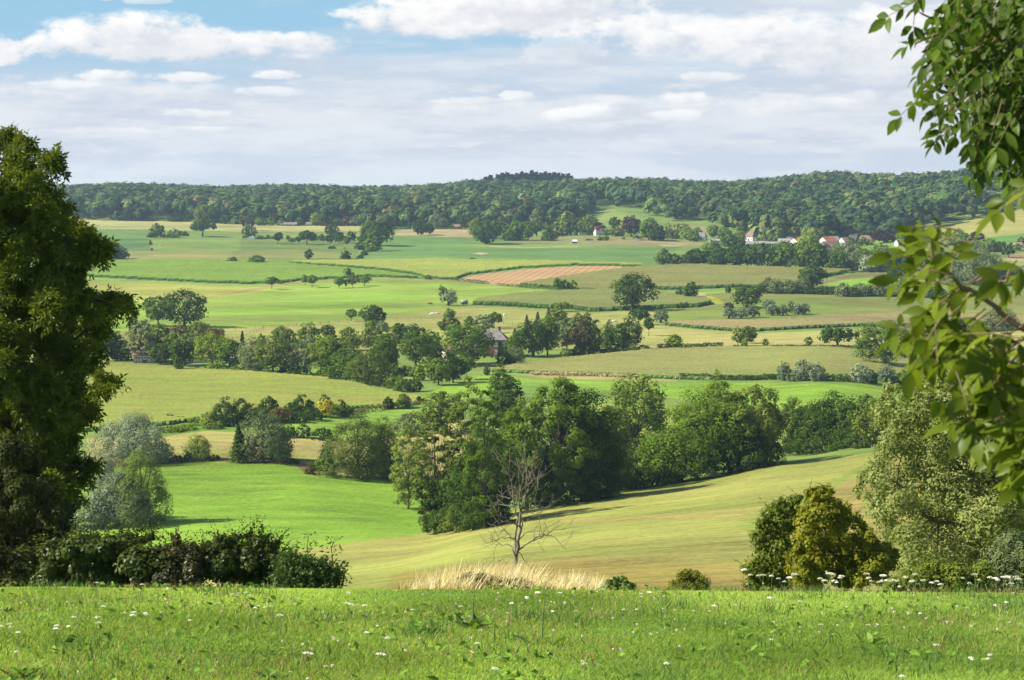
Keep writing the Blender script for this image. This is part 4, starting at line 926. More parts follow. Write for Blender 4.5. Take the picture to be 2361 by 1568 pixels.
# -- row behind the mown hillside
for a in ((1400,1250,540,280,'poplar','lime','pale hanging poplar at the near end of the hillside row'),(1640,1470,430,330,'poplar','olive','tall front poplar with visible limbs at the near end of the row'),
          (1950,1400,125,330,'poplar','olive','tallest slender poplar with a bare white trunk in the row'),(2100,1430,230,330,'poplar','mid',None),(2000,1440,700,380,'dense','dark',None),(1850,1445,900,300,'dense','dark',None),(1700,1470,1080,330,'shrub','dark',None),(1900,1450,1180,360,'shrub','olive',None),(2150,1410,1050,360,'shrub','dark',None),
          (2230,1380,640,380,'oak','dark',None)):
    T('row', 'J', a[4], a[5], a[0], a[1], a[2], a[3], a[6])
for a in ((30,830,190,210,'oak','dark','dark gnarled tree showing behind the tall poplar'),(-60,700,80,190,'oak','mid',None),
          (480,1335,232,620,'ash','mid','large airy tree in the middle of the hillside row'),(180,1370,420,430,'oak','mid',None),(700,1300,340,520,'oak','dark',None),(760,1290,560,480,'dense','dark',None),(930,1230,480,360,'oak','olive',None),(1000,1200,800,360,'shrub','dark',None),(300,1355,900,420,'shrub','dark',None),(560,1325,1000,420,'shrub','dark',None),
          (820,1270,1000,400,'shrub','dark',None),(1120,1190,960,330,'shrub','dark',None),(1330,1165,950,300,'shrub','dark',None),(1500,1130,960,260,'shrub','olive',None),
          (1185,935,182,470,'poplar','lime','pale yellowing poplar with a visible trunk, apart from its neighbours'),(1070,800,260,200,'dense','dark',None),(1340,640,290,170,'dense','dark',None),(1220,920,700,220,'dense','lime',None),
          (1570,1130,640,560,'oak','mid','dense leafy tree low in front of the hillside row'),(1460,1140,760,380,'dense','mid',None),(1740,1110,720,440,'oak','mid',None),
          (1900,1060,262,640,'oak','mid','tallest broad dark tree on the crest of the hillside row'),(1720,1050,420,400,'oak','mid',None),(2050,1040,500,440,'oak','dark',None),(1930,900,165,200,'poplar','lime','pale poplar top showing above the tallest broad tree'),
          (2250,1000,285,520,'ash','olive','large olive tree beside the tallest broad tree'),(2120,1010,340,300,'ash','olive',None),(2150,1030,720,420,'dense','dark',None),(2360,960,420,280,'oak','olive',None),(2400,980,700,250,'shrub','dark',None)):
    T('row', 'K', a[4], a[5], a[0], a[1], a[2], a[3], a[6])
for a in ((235,1340,1088,230,'pollard','olive','round brown green pollard between the tall trees'),(600,1560,1065,420,'oak','dark','dark dome shaped tree near the far end of the hillside row'),(400,1590,1180,360,'dense','dark',None),(280,1600,1330,280,'dense','dark',None),(760,1540,1150,300,'oak','dark',None),(960,1545,1125,330,'oak','olive',None),(1060,1530,1200,220,'dense','olive',None),(900,1180,1050,150,'dense','mid',None),(500,1585,1400,420,'shrub','dark',None),(850,1545,1380,420,'shrub','dark',None),(1150,1530,1300,300,'dense','mid',None)):
    T('row', 'H', a[4], a[5], a[0], a[1], a[2], a[3], a[6])
plant_all()
# ---------------------------------------------------------------- the wood on the far ridge
def forest():
    rg = np.random.default_rng(77)
    edge = np.array([(-400,508),(130,507),(340,511),(560,518),(760,522),(900,524),(1080,528),(1150,530),(1250,524),(1340,515),(1362,484),(1385,474),(1440,478),(1520,506),(1560,512),(1640,509),(1650,522),(1690,540),(1760,556),(1900,560),(2040,556),(2130,536),(2190,519),(2250,503),(2300,491),(2361,480),(2700,450)], float)
    eu = np.arange(-300, 2660, 12.0); ea = []; ey = []
    for u in eu:
        v = np.interp(u, edge[:, 0], edge[:, 1]); x, y, z = hit(u, v, 1200)
        a, _ = ray_as(u, v); ea.append(float(a)); ey.append(y)
    ea = np.array(ea); ey = np.array(ey)
    pts = []
    Y = 1380.0
    while Y < 2950:
        dx = 12.5 if Y < 2450 else 15
        w = 0.30*Y; n = int(2*w/dx)
        x = (np.arange(n)+.5)/n*2*w - w + rg.normal(size=n)*2.6; y = Y + rg.normal(size=n)*3.0
        yb = np.interp(x/y, ea, ey)
        ok = y > yb + 5
        pts.append(np.stack([x[ok], y[ok], np.minimum(y[ok]-yb[ok], 400)], 1))
        Y += 12.5 if Y < 2450 else 17
    p = np.concatenate(pts); x, y = p[:, 0], p[:, 1]
    # leave out what stands behind the brow of the ridge, beyond the sky line
    z = ground_z(x, y); n = len(x)
    h = 13.5 + 8*rg.random(n) + 3*(fbm(x/60, y/60, 4)-.5); h = np.where(p[:, 2] < 14, h*.82, h)
    r = 5.6 + 5.2*rg.random(n)**1.4
    CP = np.array([(.040,.074,.030),(.052,.088,.032),(.076,.108,.036),(.098,.122,.048),(.060,.105,.030),(.115,.135,.060),(.036,.066,.036),(.11,.10,.05)])
    pw = np.array([.26,.22,.17,.11,.11,.05,.06,.02])
    ct = rg.choice(len(CP), n, p=pw)
    patch = fbm(x/90, y/90, 12)
    ct = np.where((patch > .60) & (rg.random(n) < .5), 6, ct)
    col = CP[ct]*(1.0+.9*rg.random((n, 1))**1.5)*(.75+.6*fbm(x/130, y/130, 31, 3))[:, None]*[.92, .92, .72]
    k = np.where(y < 2100, 260, 190); tot = int(k.sum())
    t = np.repeat(np.arange(n), k)
    K = 9
    cd = rdir(rg, n*K).reshape(n, K, 3); cd[..., 2] = np.abs(cd[..., 2])*1.1 - .25; cd = unit(cd)
    j = rg.integers(0, K, tot)
    c = cd[t, j]
    off = rdir(rg, tot)*(.42*rg.random((tot, 1))**.5)
    P = (c*.72 + off); P = P*np.stack([r[t], r[t], r[t]*.92], 1)
    C = np.stack([x[t], y[t], z[t] + h[t] - r[t]*.9], 1) + P
    N = unit(unit(off)*.6 + c*.7 + [0, 0, .3] + .16*rdir(rg, tot)); D = rdir(rg, tot)
    s = r[t]*.33*(.7+.6*rg.random(tot))
    # leaf axes squared to their normals, then one diamond face per point
    N = unit(N); D = unit(D-(D*N).sum(1, keepdims=True)*N); B = np.cross(N, D); s = s[:, None]
    V = np.stack([C-D*s*.6, C+B*s*.5, C+D*s*.6, C-B*s*.5], 1).reshape(-1, 3)
    lc = col[t]*(.92+.16*rg.random((tot, 1)))*(.9+.2*rg.random((n, K))[t, j][:, None])
    me = mk_mesh('forest', V, np.arange(len(V)).reshape(-1, 4), cols={'col': np.repeat(lc, 4, 0)})
    m, nt, out = new_mat('forest_foliage'); a = attr_node(nt, 'col')
    d = nt.nodes.new('ShaderNodeBsdfDiffuse'); tr = nt.nodes.new('ShaderNodeBsdfTranslucent'); mx = nt.nodes.new('ShaderNodeMixShader'); mx.inputs[0].default_value = .2
    nt.links.new(a.outputs['Color'], d.inputs['Color']); nt.links.new(a.outputs['Color'], tr.inputs['Color'])
    nt.links.new(d.outputs[0], mx.inputs[1]); nt.links.new(tr.outputs[0], mx.inputs[2]); nt.links.new(mx.outputs[0], out.inputs[0])
    me.materials.append(m)
    tag(put('forest', me), 'mixed broadleaf wood covering the whole far ridge', 'wood', kind='stuff')
    print('forest trees', n, 'faces', tot)
forest()
# spruces that top the ridge
SPR = [(1120,432,414),(1132,432,410),(1148,436,408),(1158,438,405),(1170,440,404),(1180,440,408),(1192,440,406),(1203,442,403),(1214,442,405),(1226,440,399),(1236,440,403),(1247,440,404),(1257,438,402),(1267,436,405),(1277,434,404),(1287,432,405),(1298,428,407),(1309,425,406),(1316,424,412),
       (1164,446,408),(1176,448,411),(1187,448,409),(1198,449,410),(1209,449,408),(1220,448,407),(1231,447,408),(1242,447,409)]
SPR += [(u+5, 455, 413+abs(u-1230)*.06) for u in range(1150, 1315, 9)]
rg_ = random.Random(3)
LM_SPR = leaf_mat('spruce_needles', (.018, .040, .022), (.028, .052, .028), .1)
for i, (u, vb, vt) in enumerate(SPR):
    Yd = 2330 if i < 19 else 2290
    X, Yd, Zg = at_depth(u, Yd); H = zpix(vt-6, Yd)-Zg; W = 38/FPX*Yd
    c, t, A_ = proto('conifer', 60, i, 2.2)
    top = True
    o = thing('spruce_tree', (X, Yd, Zg), 'dark spire shaped spruce in the stand topping the wooded ridge' if top else 'dark spruce spire poking from the lower ridge line', 'tree', 'spruces topping the ridge' if top else 'lone spruces on the ridge', rg_.random()*6, (W, W, H/A_))
    put('crown', c, o, LM_SPR); put('trunk', t, o, BARKD)
# ---------------------------------------------------------------- trees and bushes near the camera
ZF['N'] = (1700, 1650, .2352); ZF['P'] = (3200, 0, .3332)
def wp(u, v, Y):
    a, s = ray_as(u, v); return np.array([float(a)*Y, Y, CZ-float(s)*Y])
def compound(B, D, N, L, k, lw, rg, droop=.25):
    """pinnate leaves: base, axis, normal, length -> leaflet centres, normals, axes, lengths"""
    D = unit(D); N = unit(N-(D*N).sum(1, keepdims=True)*D); S = np.cross(N, D); M = len(B)
    P_, N_, D_, L_ = [], [], [], []
    for i in range(k):
        f = .30+.62*i/max(k-1, 1)
        for sd_ in (-1, 1):
            dd = unit(D*.55+S*sd_*.85+[0, 0, -droop]+.18*rg.normal(size=(M, 3))); ll = L*lw*(.8+.3*rg.random(M))
            b = B+D*(L*f)[:, None]+np.array([0, 0, -1.0])*(L*f*f*droop*.5)[:, None]
            P_.append(b+dd*ll[:, None]*.55); D_.append(dd); L_.append(ll); N_.append(N+.45*rg.normal(size=(M, 3)))
    dd = unit(D+[0, 0, -droop]+.1*rg.normal(size=(M, 3))); ll = L*lw*1.1
    P_.append(B+D*L[:, None]+dd*ll[:, None]*.5+np.array([0, 0, -1.0])*(L*droop*.5)[:, None]); D_.append(dd); L_.append(ll); N_.append(N+.3*rg.normal(size=(M, 3)))
    return np.concatenate(P_), np.concatenate(N_), np.concatenate(D_), np.concatenate(L_)
def blob_plant(name, label, cat, base, blobs, Y, mat, dens, leaf, seed, group=None, kind='simple', depth=1.0, limbs=(), asp=1.5, bark=None, gap=.12, part='crown', K=24, r_in=.35, jit=.38, fill=True, sprig=0, grow=1.0, cl=(.34, .30)):
    """crown from measured clumps; blobs are (u, v, radius) in picture units at depth Y (+- depth metres)"""
    rg = np.random.default_rng(seed)
    root = thing(name, tuple(base), label, cat, group)
    blobs = [tuple(b) for b in blobs]; arms = list(blobs)
    blobs = [(b[0], b[1], b[2]*grow, *b[3:]) for b in blobs]
    for i, b in enumerate(arms if fill else []):                      # smaller clumps that bridge neighbours
        near_ = sorted(arms, key=lambda c: math.hypot(b[0]-c[0], b[1]-c[1]))[1:4]
        for c in near_:
            f = rg.random()*.5+.25
            if math.hypot(b[0]-c[0], b[1]-c[1]) < 1.9*(b[2]+c[2]): blobs.append((b[0]*f+c[0]*(1-f)+rg.normal()*b[2]*.25, b[1]*f+c[1]*(1-f)+rg.normal()*b[2]*.25, .55*(b[2]*f+c[2]*(1-f))))
    P, N, D, L, Tn = [], [], [], [], []
    cen = np.mean([wp(b[0], b[1], Y) for b in blobs], 0)
    for b in blobs:
        yb = Y + (b[3] if len(b) > 3 else rg.uniform(-depth, depth)); c = wp(b[0], b[1], yb); r = b[2]/FPX*yb
        cd = rdir(rg, K); cd = unit(cd+[0, -.15, .2]); kp = rg.random(K) > gap; cd = cd[kp]; kk = len(cd)
        cr = r*(cl[0]+cl[1]*rg.random(kk))
        n = int(dens*r*r); j = rg.integers(0, kk, n)
        off = rdir(rg, n)*(.35+.65*rg.random((n, 1))**.5)*cr[j][:, None]
        q = c + cd[j]*(r*(.45+.35*rg.random(kk))[j])[:, None]*[1, .9, .92] + off*[1, 1, .8]
        P.append(q); nn = unit(unit(off)*.6+cd[j]*.5+[0, 0, .40]+jit*rdir(rg, n)); N.append(nn)
        D.append(unit(cd[j]*.7+rdir(rg, n)*.8+[0, 0, -.2])); L.append(leaf*(.65+.7*rg.random(n)))
        Tn.append(np.clip((rg.random(kk)*.5)[j]+.2*rg.random()+.3*rg.random(n), 0, 1))
    P, N, D, L, Tn = map(np.concatenate, (P, N, D, L, Tn))
    if sprig:                                         # young shoots standing out of the outline
        sp = []
        for _ in range(sprig):
            b = arms[rg.integers(len(arms))]; c = wp(b[0], b[1], Y); r = b[2]/FPX*Y
            d = unit((rdir(rg, 1)[0]*[1, .6, .7]+[0, 0, .75])[None])[0]; ln = leaf*(3+4*rg.random()); m = 11
            f = np.linspace(0, 1, m)[:, None]; q = c + d*r*.95 + d*ln*f + np.array([0, 0, -.12])*ln*f*f + rdir(rg, m)*leaf*.35*(1.15-f)
            sp.append((q, unit(rdir(rg, m)+[0, 0, .8]), unit(d+rdir(rg, m)*.9), leaf*(.9-.45*f[:, 0]), rg.random(m)))
        P, N, D, L, Tn = (np.concatenate([a, *[q[i] for q in sp]]) for i, a in enumerate((P, N, D, L, Tn)))
    if kind == 'compound':
        k = 3; lw = .40; P2, N2, D2, L2 = compound(P-D*L[:, None]*.5, D, N, L, k, lw, rg)
        Tn = np.tile(Tn, 2*k+1); P, N, D, L = P2, N2, D2, L2
    o = np.array(base)
    put(part, leaves_mesh(part, P-o, N, D, L, L/asp, Tn), root, mat)
    tb = MB()
    for pts, r0, r1 in limbs:
        q = np.array([wp(*p) if len(p) == 3 else wp(p[0], p[1], Y) for p in pts])-o
        q = np.concatenate([q[:1], *[np.stack([q[i]*.66+q[i+1]*.34+rdir(rg, 1)[0]*r0*.8, q[i]*.33+q[i+1]*.67+rdir(rg, 1)[0]*r0*.8, q[i+1]]) for i in range(len(q)-1)]])
        tb.tube(q, np.linspace(r0, r1, len(q)), 7)
    # finer twigs reaching into the clumps
    for b in arms:
        c = wp(b[0], b[1], Y)-o; r = b[2]/FPX*Y
        src = min((np.array(wp(*p) if len(p) == 3 else wp(p[0], p[1], Y))-o for pts, _, _ in limbs for p in pts), key=lambda s: np.linalg.norm(s-c)) if limbs else np.array([0, 0, 0.])
        m = src*.5+c*.5+rdir(rg, 1)[0]*r*.2
        tb.tube([src, m, c, c+unit((c-src)[None])[0]*r*.6], np.array([.034, .022, .012, .005])*max(.35, min(1.0, r*1.3)), 5)
    tb.build('trunk' if cat == 'tree' else 'stems', bark or BARK, root, True)
    return root
LEAF_ASH = leaf_mat('ash_leaves', (.054, .096, .011), (.135, .165, .016), .36, .2)
LEAF_DEEP = leaf_mat('hedge_leaves', (.034, .056, .012), (.068, .088, .016), .3, .25)
LEAF_ELDER = leaf_mat('elder_leaves', (.040, .080, .020), (.070, .110, .022), .30, .4)
LEAF_RUST = leaf_mat('rusty_bramble_leaves', (.038, .056, .015), (.078, .064, .022), .3, .4)
LEAF_HAW = leaf_mat('hawthorn_leaves', (.030, .052, .012), (.070, .072, .018), .3, .2)
LEAF_ALD = leaf_mat('alder_leaves', (.070, .112, .014), (.120, .150, .018), .32, .15)
LEAF_YEL = leaf_mat('yellowing_leaves', (.105, .145, .015), (.215, .205, .018), .34, .12)
LEAF_POP = leaf_mat('aspen_leaves', (.145, .190, .048), (.215, .25, .082), .34, .1)
LEAF_BOX = leaf_mat('hanging_leaves', (.060, .105, .008), (.135, .170, .015), .48, .15)
LEAF_UP_SHADED = leaf_mat('shaded_upper_leaves', (.028, .062, .008), (.070, .110, .012), .42, .12)  # same foliage as the lower branch, its shade put into a darker colour
# -- big ash at the left edge
Yt = 44.0
ash = [(10,345,55),(60,365,55),(108,385,40),(128,372,16),(20,430,85),(95,455,60),(134,462,24),(40,530,95),(120,520,55),(150,490,22),(170,560,55),(215,575,38),(236,590,18),(60,630,100),(150,620,60),(40,730,110),(125,700,70),(175,690,40),(215,560,30),(238,700,48),(272,708,34),(288,690,16),(218,690,24),(205,765,55),(100,800,110),(190,830,55),(20,850,100),
       (90,900,100),(175,885,65),(232,878,30),(262,888,20),(30,980,110),(120,970,80),(180,955,45),(205,945,25),(60,1080,110),(145,1060,65),(190,1085,34),(212,1070,18),(40,1170,110),(120,1150,65),(165,1125,34),(20,560,80),(10,700,90),(-60,500,120),(-60,700,130),(-60,900,140),(-60,1100,140),(-110,400,90)]
_ra = np.random.default_rng(3); ash2 = []
for u_, v_, r_ in ash:
    if r_ < 45: ash2.append((u_, v_, r_)); continue
    ash2.append((u_, v_, r_*.68))
    for _ in range(5):
        th_ = _ra.random()*6.283; ash2.append((u_+math.cos(th_)*r_*.66, v_+math.sin(th_)*r_*.66, r_*(.26+.16*_ra.random())))
ash = ash2
gx, gy, gz = at_depth(-70, Yt)
blob_plant('ash_tree', 'tall dark ash tree filling the left edge of the view', 'tree', (gx, gy, gz), ash, Yt, LEAF_ASH, 1600, .27, 21, kind='compound', depth=2.0, asp=2.6, bark=BARKD, gap=.30, jit=.30, fill=False, K=17, cl=(.24, .26),
           limbs=[(((-70, 1420), (-66, 1200), (-50, 950), (-30, 700), (0, 500), (20, 370)), .30, .03), (((-60, 1050), (30, 900), (110, 800), (200, 760)), .12, .03), (((-55, 980), (60, 980), (170, 900), (250, 880)), .10, .02), (((-40, 760), (60, 640), (160, 580), (225, 575)), .11, .02),
                  (((-30, 720), (80, 700), (180, 690), (280, 705)), .10, .02), (((-64, 1180), (40, 1120), (140, 1070), (200, 1080)), .10, .02), (((-20, 600), (50, 480), (110, 390)), .09, .02)])
# -- dark growth under the ash and the hedge on the brow
def low(u, Y): x, y, z = at_depth(u, Y); return (x, y, z-.05)
blob_plant('hawthorn_bush', 'dark tangled hawthorn under the tall ash tree', 'shrub', low(30, 40), [(20,1040,45),(60,1060,40),(10,1120,60),(80,1130,50),(40,1200,70),(110,1200,50),(140,1230,40),(30,1290,70),(100,1290,60),(-40,1200,80),(-30,1330,80),(60,1350,60),(150,1180,30)], 40, LEAF_HAW, 10000, .075, 31, depth=1.2, asp=1.6, bark=BARKD, sprig=120)
blob_plant('bramble_hedge', 'dark leafy bramble hedge on the grassy brow beside the ash tree', 'hedge', low(280, 35), [(130,1280,40),(180,1270,45),(120,1340,50),(190,1330,55),(240,1275,45),(290,1262,36),(260,1330,60),(320,1300,50),(340,1340,60),(370,1290,40),(330,1245,14),(350,1238,9),(300,1240,14),(215,1245,20),(275,1240,16),(400,1330,60)], 35, LEAF_DEEP, 13000, .075, 32, depth=.9, asp=1.5, bark=BARKD, gap=.10, sprig=140)
blob_plant('bramble_bush', 'reddish tinged bramble bush in the middle of the dark brow hedge', 'shrub', low(420, 34.5), [(390,1285,36),(420,1268,26),(405,1245,13),(430,1300,45),(390,1330,40),(450,1330,50),(470,1290,34)], 34.5, LEAF_RUST, 13000, .065, 33, depth=.6, asp=1.6, bark=BARKD, sprig=60)
blob_plant('dogwood_bush', 'dark green leggy dogwood bush between the bramble and the elder', 'shrub', low(560, 35), [(480,1270,30),(520,1262,32),(500,1310,50),(545,1285,42),(580,1268,30),(560,1320,55),(610,1290,42),(620,1330,50),(600,1248,18),(612,1240,11),(540,1240,14),(575,1236,11),(505,1240,13),(630,1262,14),(640,1250,8),(640,1300,30)], 35, LEAF_DEEP, 13000, .07, 34, depth=.8, asp=1.6, bark=BARKD, sprig=120)
el = [(660,1300,34),(690,1315,40),(720,1310,40),(740,1325,38),(700,1340,40),(770,1330,26),(660,1340,36),(780,1315,14),(675,1280,20)]
er = blob_plant('elder_bush', 'elder bush at the end of the brow hedge with two tall leafy shoots', 'shrub', low(715, 34), el, 34, LEAF_ELDER, 1800, .17, 35, kind='compound', depth=.6, asp=2.4, bark=BARKD)
def shoot(root, pts, Y, n, seed, L=.2):
    rg = np.random.default_rng(seed); q = np.array([wp(u, v, Y) for u, v in pts]); o = np.array(root.location)
    f = np.linspace(.25, 1, n)*(len(q)-1); i = np.clip(f.astype(int), 0, len(q)-2); b = q[i]+(q[i+1]-q[i])*(f-i)[:, None]
    th = np.arange(n)*2.4+rg.random(n)*.6
    B = np.concatenate([b, b]); D = np.concatenate([np.stack([np.cos(th), np.sin(th), .35+0*th], 1), np.stack([-np.cos(th), -np.sin(th), .35+0*th], 1)])
    ln = np.tile(L*(1-.45*np.linspace(0, 1, n)), 2)
    P, N, D2, L2 = compound(B, D, np.tile([0, 0, 1.0], (2*n, 1))+.3*rg.normal(size=(2*n, 3)), ln, 2, .5, rg)
    put('leafy_shoot', leaves_mesh('leafy_shoot', P-o, N, D2, L2, L2/2.3, rg.random(len(P))), root, LEAF_ELDER)
    mb = MB(); mb.tube(q-o, np.linspace(.014, .004, len(q)), 5); mb.build('stem', BARK, root)
shoot(er, [(715, 1330), (712, 1290), (708, 1260), (712, 1232)], 34, 9, 1)
shoot(er, [(765, 1345), (768, 1300), (764, 1265), (772, 1240)], 34, 10, 2)
shoot(er, [(790, 1350), (792, 1325), (798, 1308)], 33.8, 6, 3, .14)
# -- bare dead tree
DY = 38.0
dead = thing('dead_tree', low(1190, DY), 'bare grey dead tree standing in the clump of dry grass', 'tree')
tb = MB(); rgd = np.random.default_rng(4); o_ = np.array(dead.location)
def dpath(pts, r0, r1, yj, twigs=3):
    n = len(pts); q = np.array([wp(*zp('N', *p), DY + yj*i/(n-1)) for i, p in enumerate(pts)])
    Q = [q[0]]
    for i in range(n-1):
        for f in (.33, .66, 1.0): Q.append(q[i]*(1-f)+q[i+1]*f + (rgd.normal(size=3)*.012 if f < 1 else 0))
    Q = np.array(Q)-o_; rr = np.linspace(r0, r1, len(Q))*.60; tb.tube(Q, rr, 7)
    for _ in range(twigs):
        i = rgd.integers(len(Q)//3, len(Q)-1); d = unit((Q[i+1]-Q[i])[None])[0]; e = unit((d*.8+rgd.normal(size=3)*.55+[0, 0, .15])[None])[0]; L = (.18+.35*rgd.random())
        p1 = Q[i]+e*L*.5+rgd.normal(size=3)*.02; p2 = Q[i]+e*L+[0, 0, .05]
        tb.tube([Q[i], p1, p2], [rr[i]*.5+.002, rr[i]*.3+.002, .0022], 5)
        tb.tube([p1, p1+unit((e+rgd.normal(size=3)*.5)[None])[0]*L*.45], [.0035, .002], 4)
for pts, r0, r1, yj, tw in (
    ([(600,1500),(605,1300),(612,1150),(630,1000),(655,900),(652,790),(655,700)], .078, .032, 0, 2),
    ([(604,1100),(603,960),(622,860),(636,770),(610,690),(598,600),(585,520),(570,400),(600,320)], .045, .008, .3, 5),
    ([(655,700),(645,620),(630,540),(600,500)], .024, .006, -.2, 3), ([(655,700),(640,600),(655,500),(680,380),(690,280),(685,170),(720,215)], .026, .004, .2, 5), ([(660,690),(700,620),(712,520),(720,440),(715,330),(730,220)], .026, .004, -.3, 5),
    ([(690,600),(735,480),(740,380),(775,300),(775,230)], .02, .004, .3, 4), ([(720,520),(790,420),(850,370),(862,310)], .018, .004, .4, 4), ([(730,440),(800,380),(900,320)], .014, .003, -.2, 3), ([(700,580),(760,540),(820,495),(820,460)], .014, .003, .3, 3),
    ([(598,600),(555,560),(545,480),(505,400)], .018, .004, -.4, 3), ([(560,570),(500,560),(430,538)], .014, .003, .3, 3), ([(650,480),(640,300),(640,180)], .012, .003, .2, 2), ([(680,420),(700,280),(715,190)], .012, .003, 0, 2), ([(560,400),(540,330),(490,300),(490,240)], .010, .003, 0, 2),
    ([(655,700),(700,690),(750,670),(770,600),(825,600)], .018, .003, .3, 3), ([(720,690),(780,650),(860,645)], .012, .003, -.3, 3), ([(650,780),(680,730),(710,690)], .014, .006, .2, 1),
    ([(655,860),(600,820),(540,790),(480,750),(430,720),(350,650)], .024, .004, -.4, 4), ([(460,735),(420,720),(400,640)], .012, .003, 0, 3), ([(655,860),(690,800),(760,765),(830,720),(900,665),(980,640)], .018, .003, .5, 4),
    ([(632,990),(560,940),(490,885),(430,865),(335,810)], .026, .004, .3, 5), ([(605,970),(550,955),(480,950),(380,1000),(320,1005),(260,930)], .016, .003, -.4, 5), ([(600,1060),(540,1025),(480,1035),(400,1020),(320,1010)], .018, .004, .2, 4),
    ([(636,1080),(700,1030),(760,995),(810,950),(880,930),(960,935),(1010,970),(1060,1020),(1115,1085)], .030, .004, -.3, 6), ([(780,990),(860,965),(920,930),(990,880),(1100,880)], .014, .003, .4, 5), ([(650,970),(710,910),(760,905),(840,890)], .014, .003, .2, 3), ([(870,930),(940,900),(1020,850)], .010, .003, .3, 2),
    ([(636,1090),(670,1130),(700,1180),(725,1205)], .014, .003, 0, 2), ([(600,1160),(540,1150),(450,1190),(400,1150)], .012, .003, .3, 3), ([(830,990),(850,1040),(900,1110)], .006, .002, 0, 1), ([(635,1200),(700,1210),(780,1245)], .007, .002, 0, 1)):
    dpath(pts, r0, r1, yj, tw)
tb.build('trunk', plain_mat('weathered_bark', (.19, .155, .12), .9, .35, 9.0), dead, True)
# -- dry grass round its foot
def blades(name, pts, h, w, lean, tint, mat, parent=None, seed=1, o=(0, 0, 0)):
    """grass: two-step bent blades"""
    rg = np.random.default_rng(seed); n = len(pts); th = rg.random(n)*math.pi; sd_ = np.stack([np.cos(th), np.sin(th), 0*th], 1)
    ld = np.stack([rg.normal(size=n)*.6+lean[0], rg.normal(size=n)*.6+lean[1], 0*th], 1)*(h*lean[2])[:, None]
    up = np.stack([0*h, 0*h, h], 1); a = pts; m = pts+up*.55+ld*.35; t = pts+up*(1-.12*(ld**2).sum(1)/(h*h+1e-9))[:, None]+ld
    wv_ = (w*.5)[:, None]*sd_
    V = np.stack([a-wv_, a+wv_, m-wv_*.8, m+wv_*.8, t], 1).reshape(-1, 3)-np.array(o)
    b = np.arange(n)*5
    Q = np.stack([b, b+1, b+3, b+2], 1); T3 = np.stack([b+2, b+3, b+4], 1)
    me = mk_mesh(name, V, Q, T3, attrs={'tint': np.repeat(tint, 5)}, mats=[mat]); return put(name, me, parent)
STRAW = leaf_mat('straw', (.54, .45, .28), (.66, .57, .38), .35)
rgs = np.random.default_rng(8)
cl = [(960,36,26,.5),(1000,36,40,.66),(1060,35.5,45,.78),(1110,36,36,.78),(1160,36.5,40,.84),(1190,36,36,.80),(1240,36,40,.52),(1290,35.5,30,.62),(1330,35,28,.62),(1360,34.5,24,.54),(1040,34.5,50,.6),(1100,35,70,.6),(1180,35,60,.62),(1310,34,40,.5)]
pp = []; hh_ = []
for u, Y, sp, h in cl:
    n = int(sp*9.5); uu = u+rgs.normal(size=n)*sp*.6; yy = Y+rgs.normal(size=n)*.6; a, _ = ray_as(uu, 800); x = a*yy
    pp.append(np.stack([x, yy, ground_z(x, yy)], 1)); hh_.append(h*(.75+.5*rgs.random(n)))
pp = np.concatenate(pp); hh_ = np.concatenate(hh_)
tag(blades('dry_grass', pp, hh_*.92, .010+.010*rgs.random(len(pp)), (.55, 0, .42), rgs.random(len(pp)), STRAW, seed=9), 'clump of tall bleached dry grass around the dead tree', 'dry grass', kind='stuff')
blob_plant('bramble_bush', 'low green bramble growing through the dry grass', 'shrub', low(1120, 34.5), [(1060,1340,16),(1085,1332,20),(1110,1336,22),(1140,1345,22),(1170,1348,22),(1200,1345,18),(1220,1350,14),(1100,1352,24)], 34.5, LEAF_RUST, 9000, .05, 36, depth=.3, asp=1.6)
blob_plant('box_bush', 'small dense dark green bush on the brow beside the dry grass', 'shrub', low(1430, 31), [(1405,1350,14),(1425,1342,16),(1445,1345,14),(1458,1352,12),(1420,1362,20),(1445,1362,20),(1415,1334,7),(1437,1332,6)], 31, leaf_mat('box_leaves', (.075, .13, .02), (.12, .18, .03), .3, .4), 16000, .045, 37, depth=.25, asp=1.8)
blob_plant('osier_bush', 'yellow green osier bush on the brow in front of the mown hillside', 'shrub', low(1588, 33), [(1550,1352,20),(1575,1335,22),(1600,1330,20),(1620,1345,20),(1590,1355,30),(1560,1365,22),(1625,1362,18),(1590,1318,10),(1575,1320,9),(1605,1320,8)], 33, leaf_mat('osier_leaves', (.11, .125, .022), (.17, .18, .035), .3), 14000, .06, 38, depth=.35, asp=3.5)
# -- alders, aspen and undergrowth on the right
def Lp(l): return [(*zp('L', b[0], b[1]), b[2]*.276) for b in l]
def Ll(l): return [zp('L', *p) for p in l]
blob_plant('alder_tree', 'dark ragged alder beside the yellowing one on the brow', 'tree', low(1800, 52), Lp([(340,410,55),(440,400,50),(490,370,25),(260,490,80),(370,500,90),(450,480,60),(210,590,80),(330,610,110),(410,600,60),(130,700,60),(240,720,100),(350,760,110),(170,820,70),(270,860,110),(370,900,100),(130,960,90),(50,970,50),(240,990,120),(350,1030,110),(160,1080,100),(90,1100,70),(300,1130,120)]), 52, LEAF_ALD, 7500, .072, 41, depth=.9, asp=1.35, bark=BARKD, gap=.24, grow=1.22, sprig=40,
           limbs=[(Ll([(380,1300),(370,1000),(370,750),(400,550),(430,420)]), .08, .012), (Ll([(370,900),(260,780),(200,650)]), .06, .015), (Ll([(375,800),(330,620),(330,450)]), .05, .012), (Ll([(370,1050),(240,980),(80,970)]), .05, .01)])
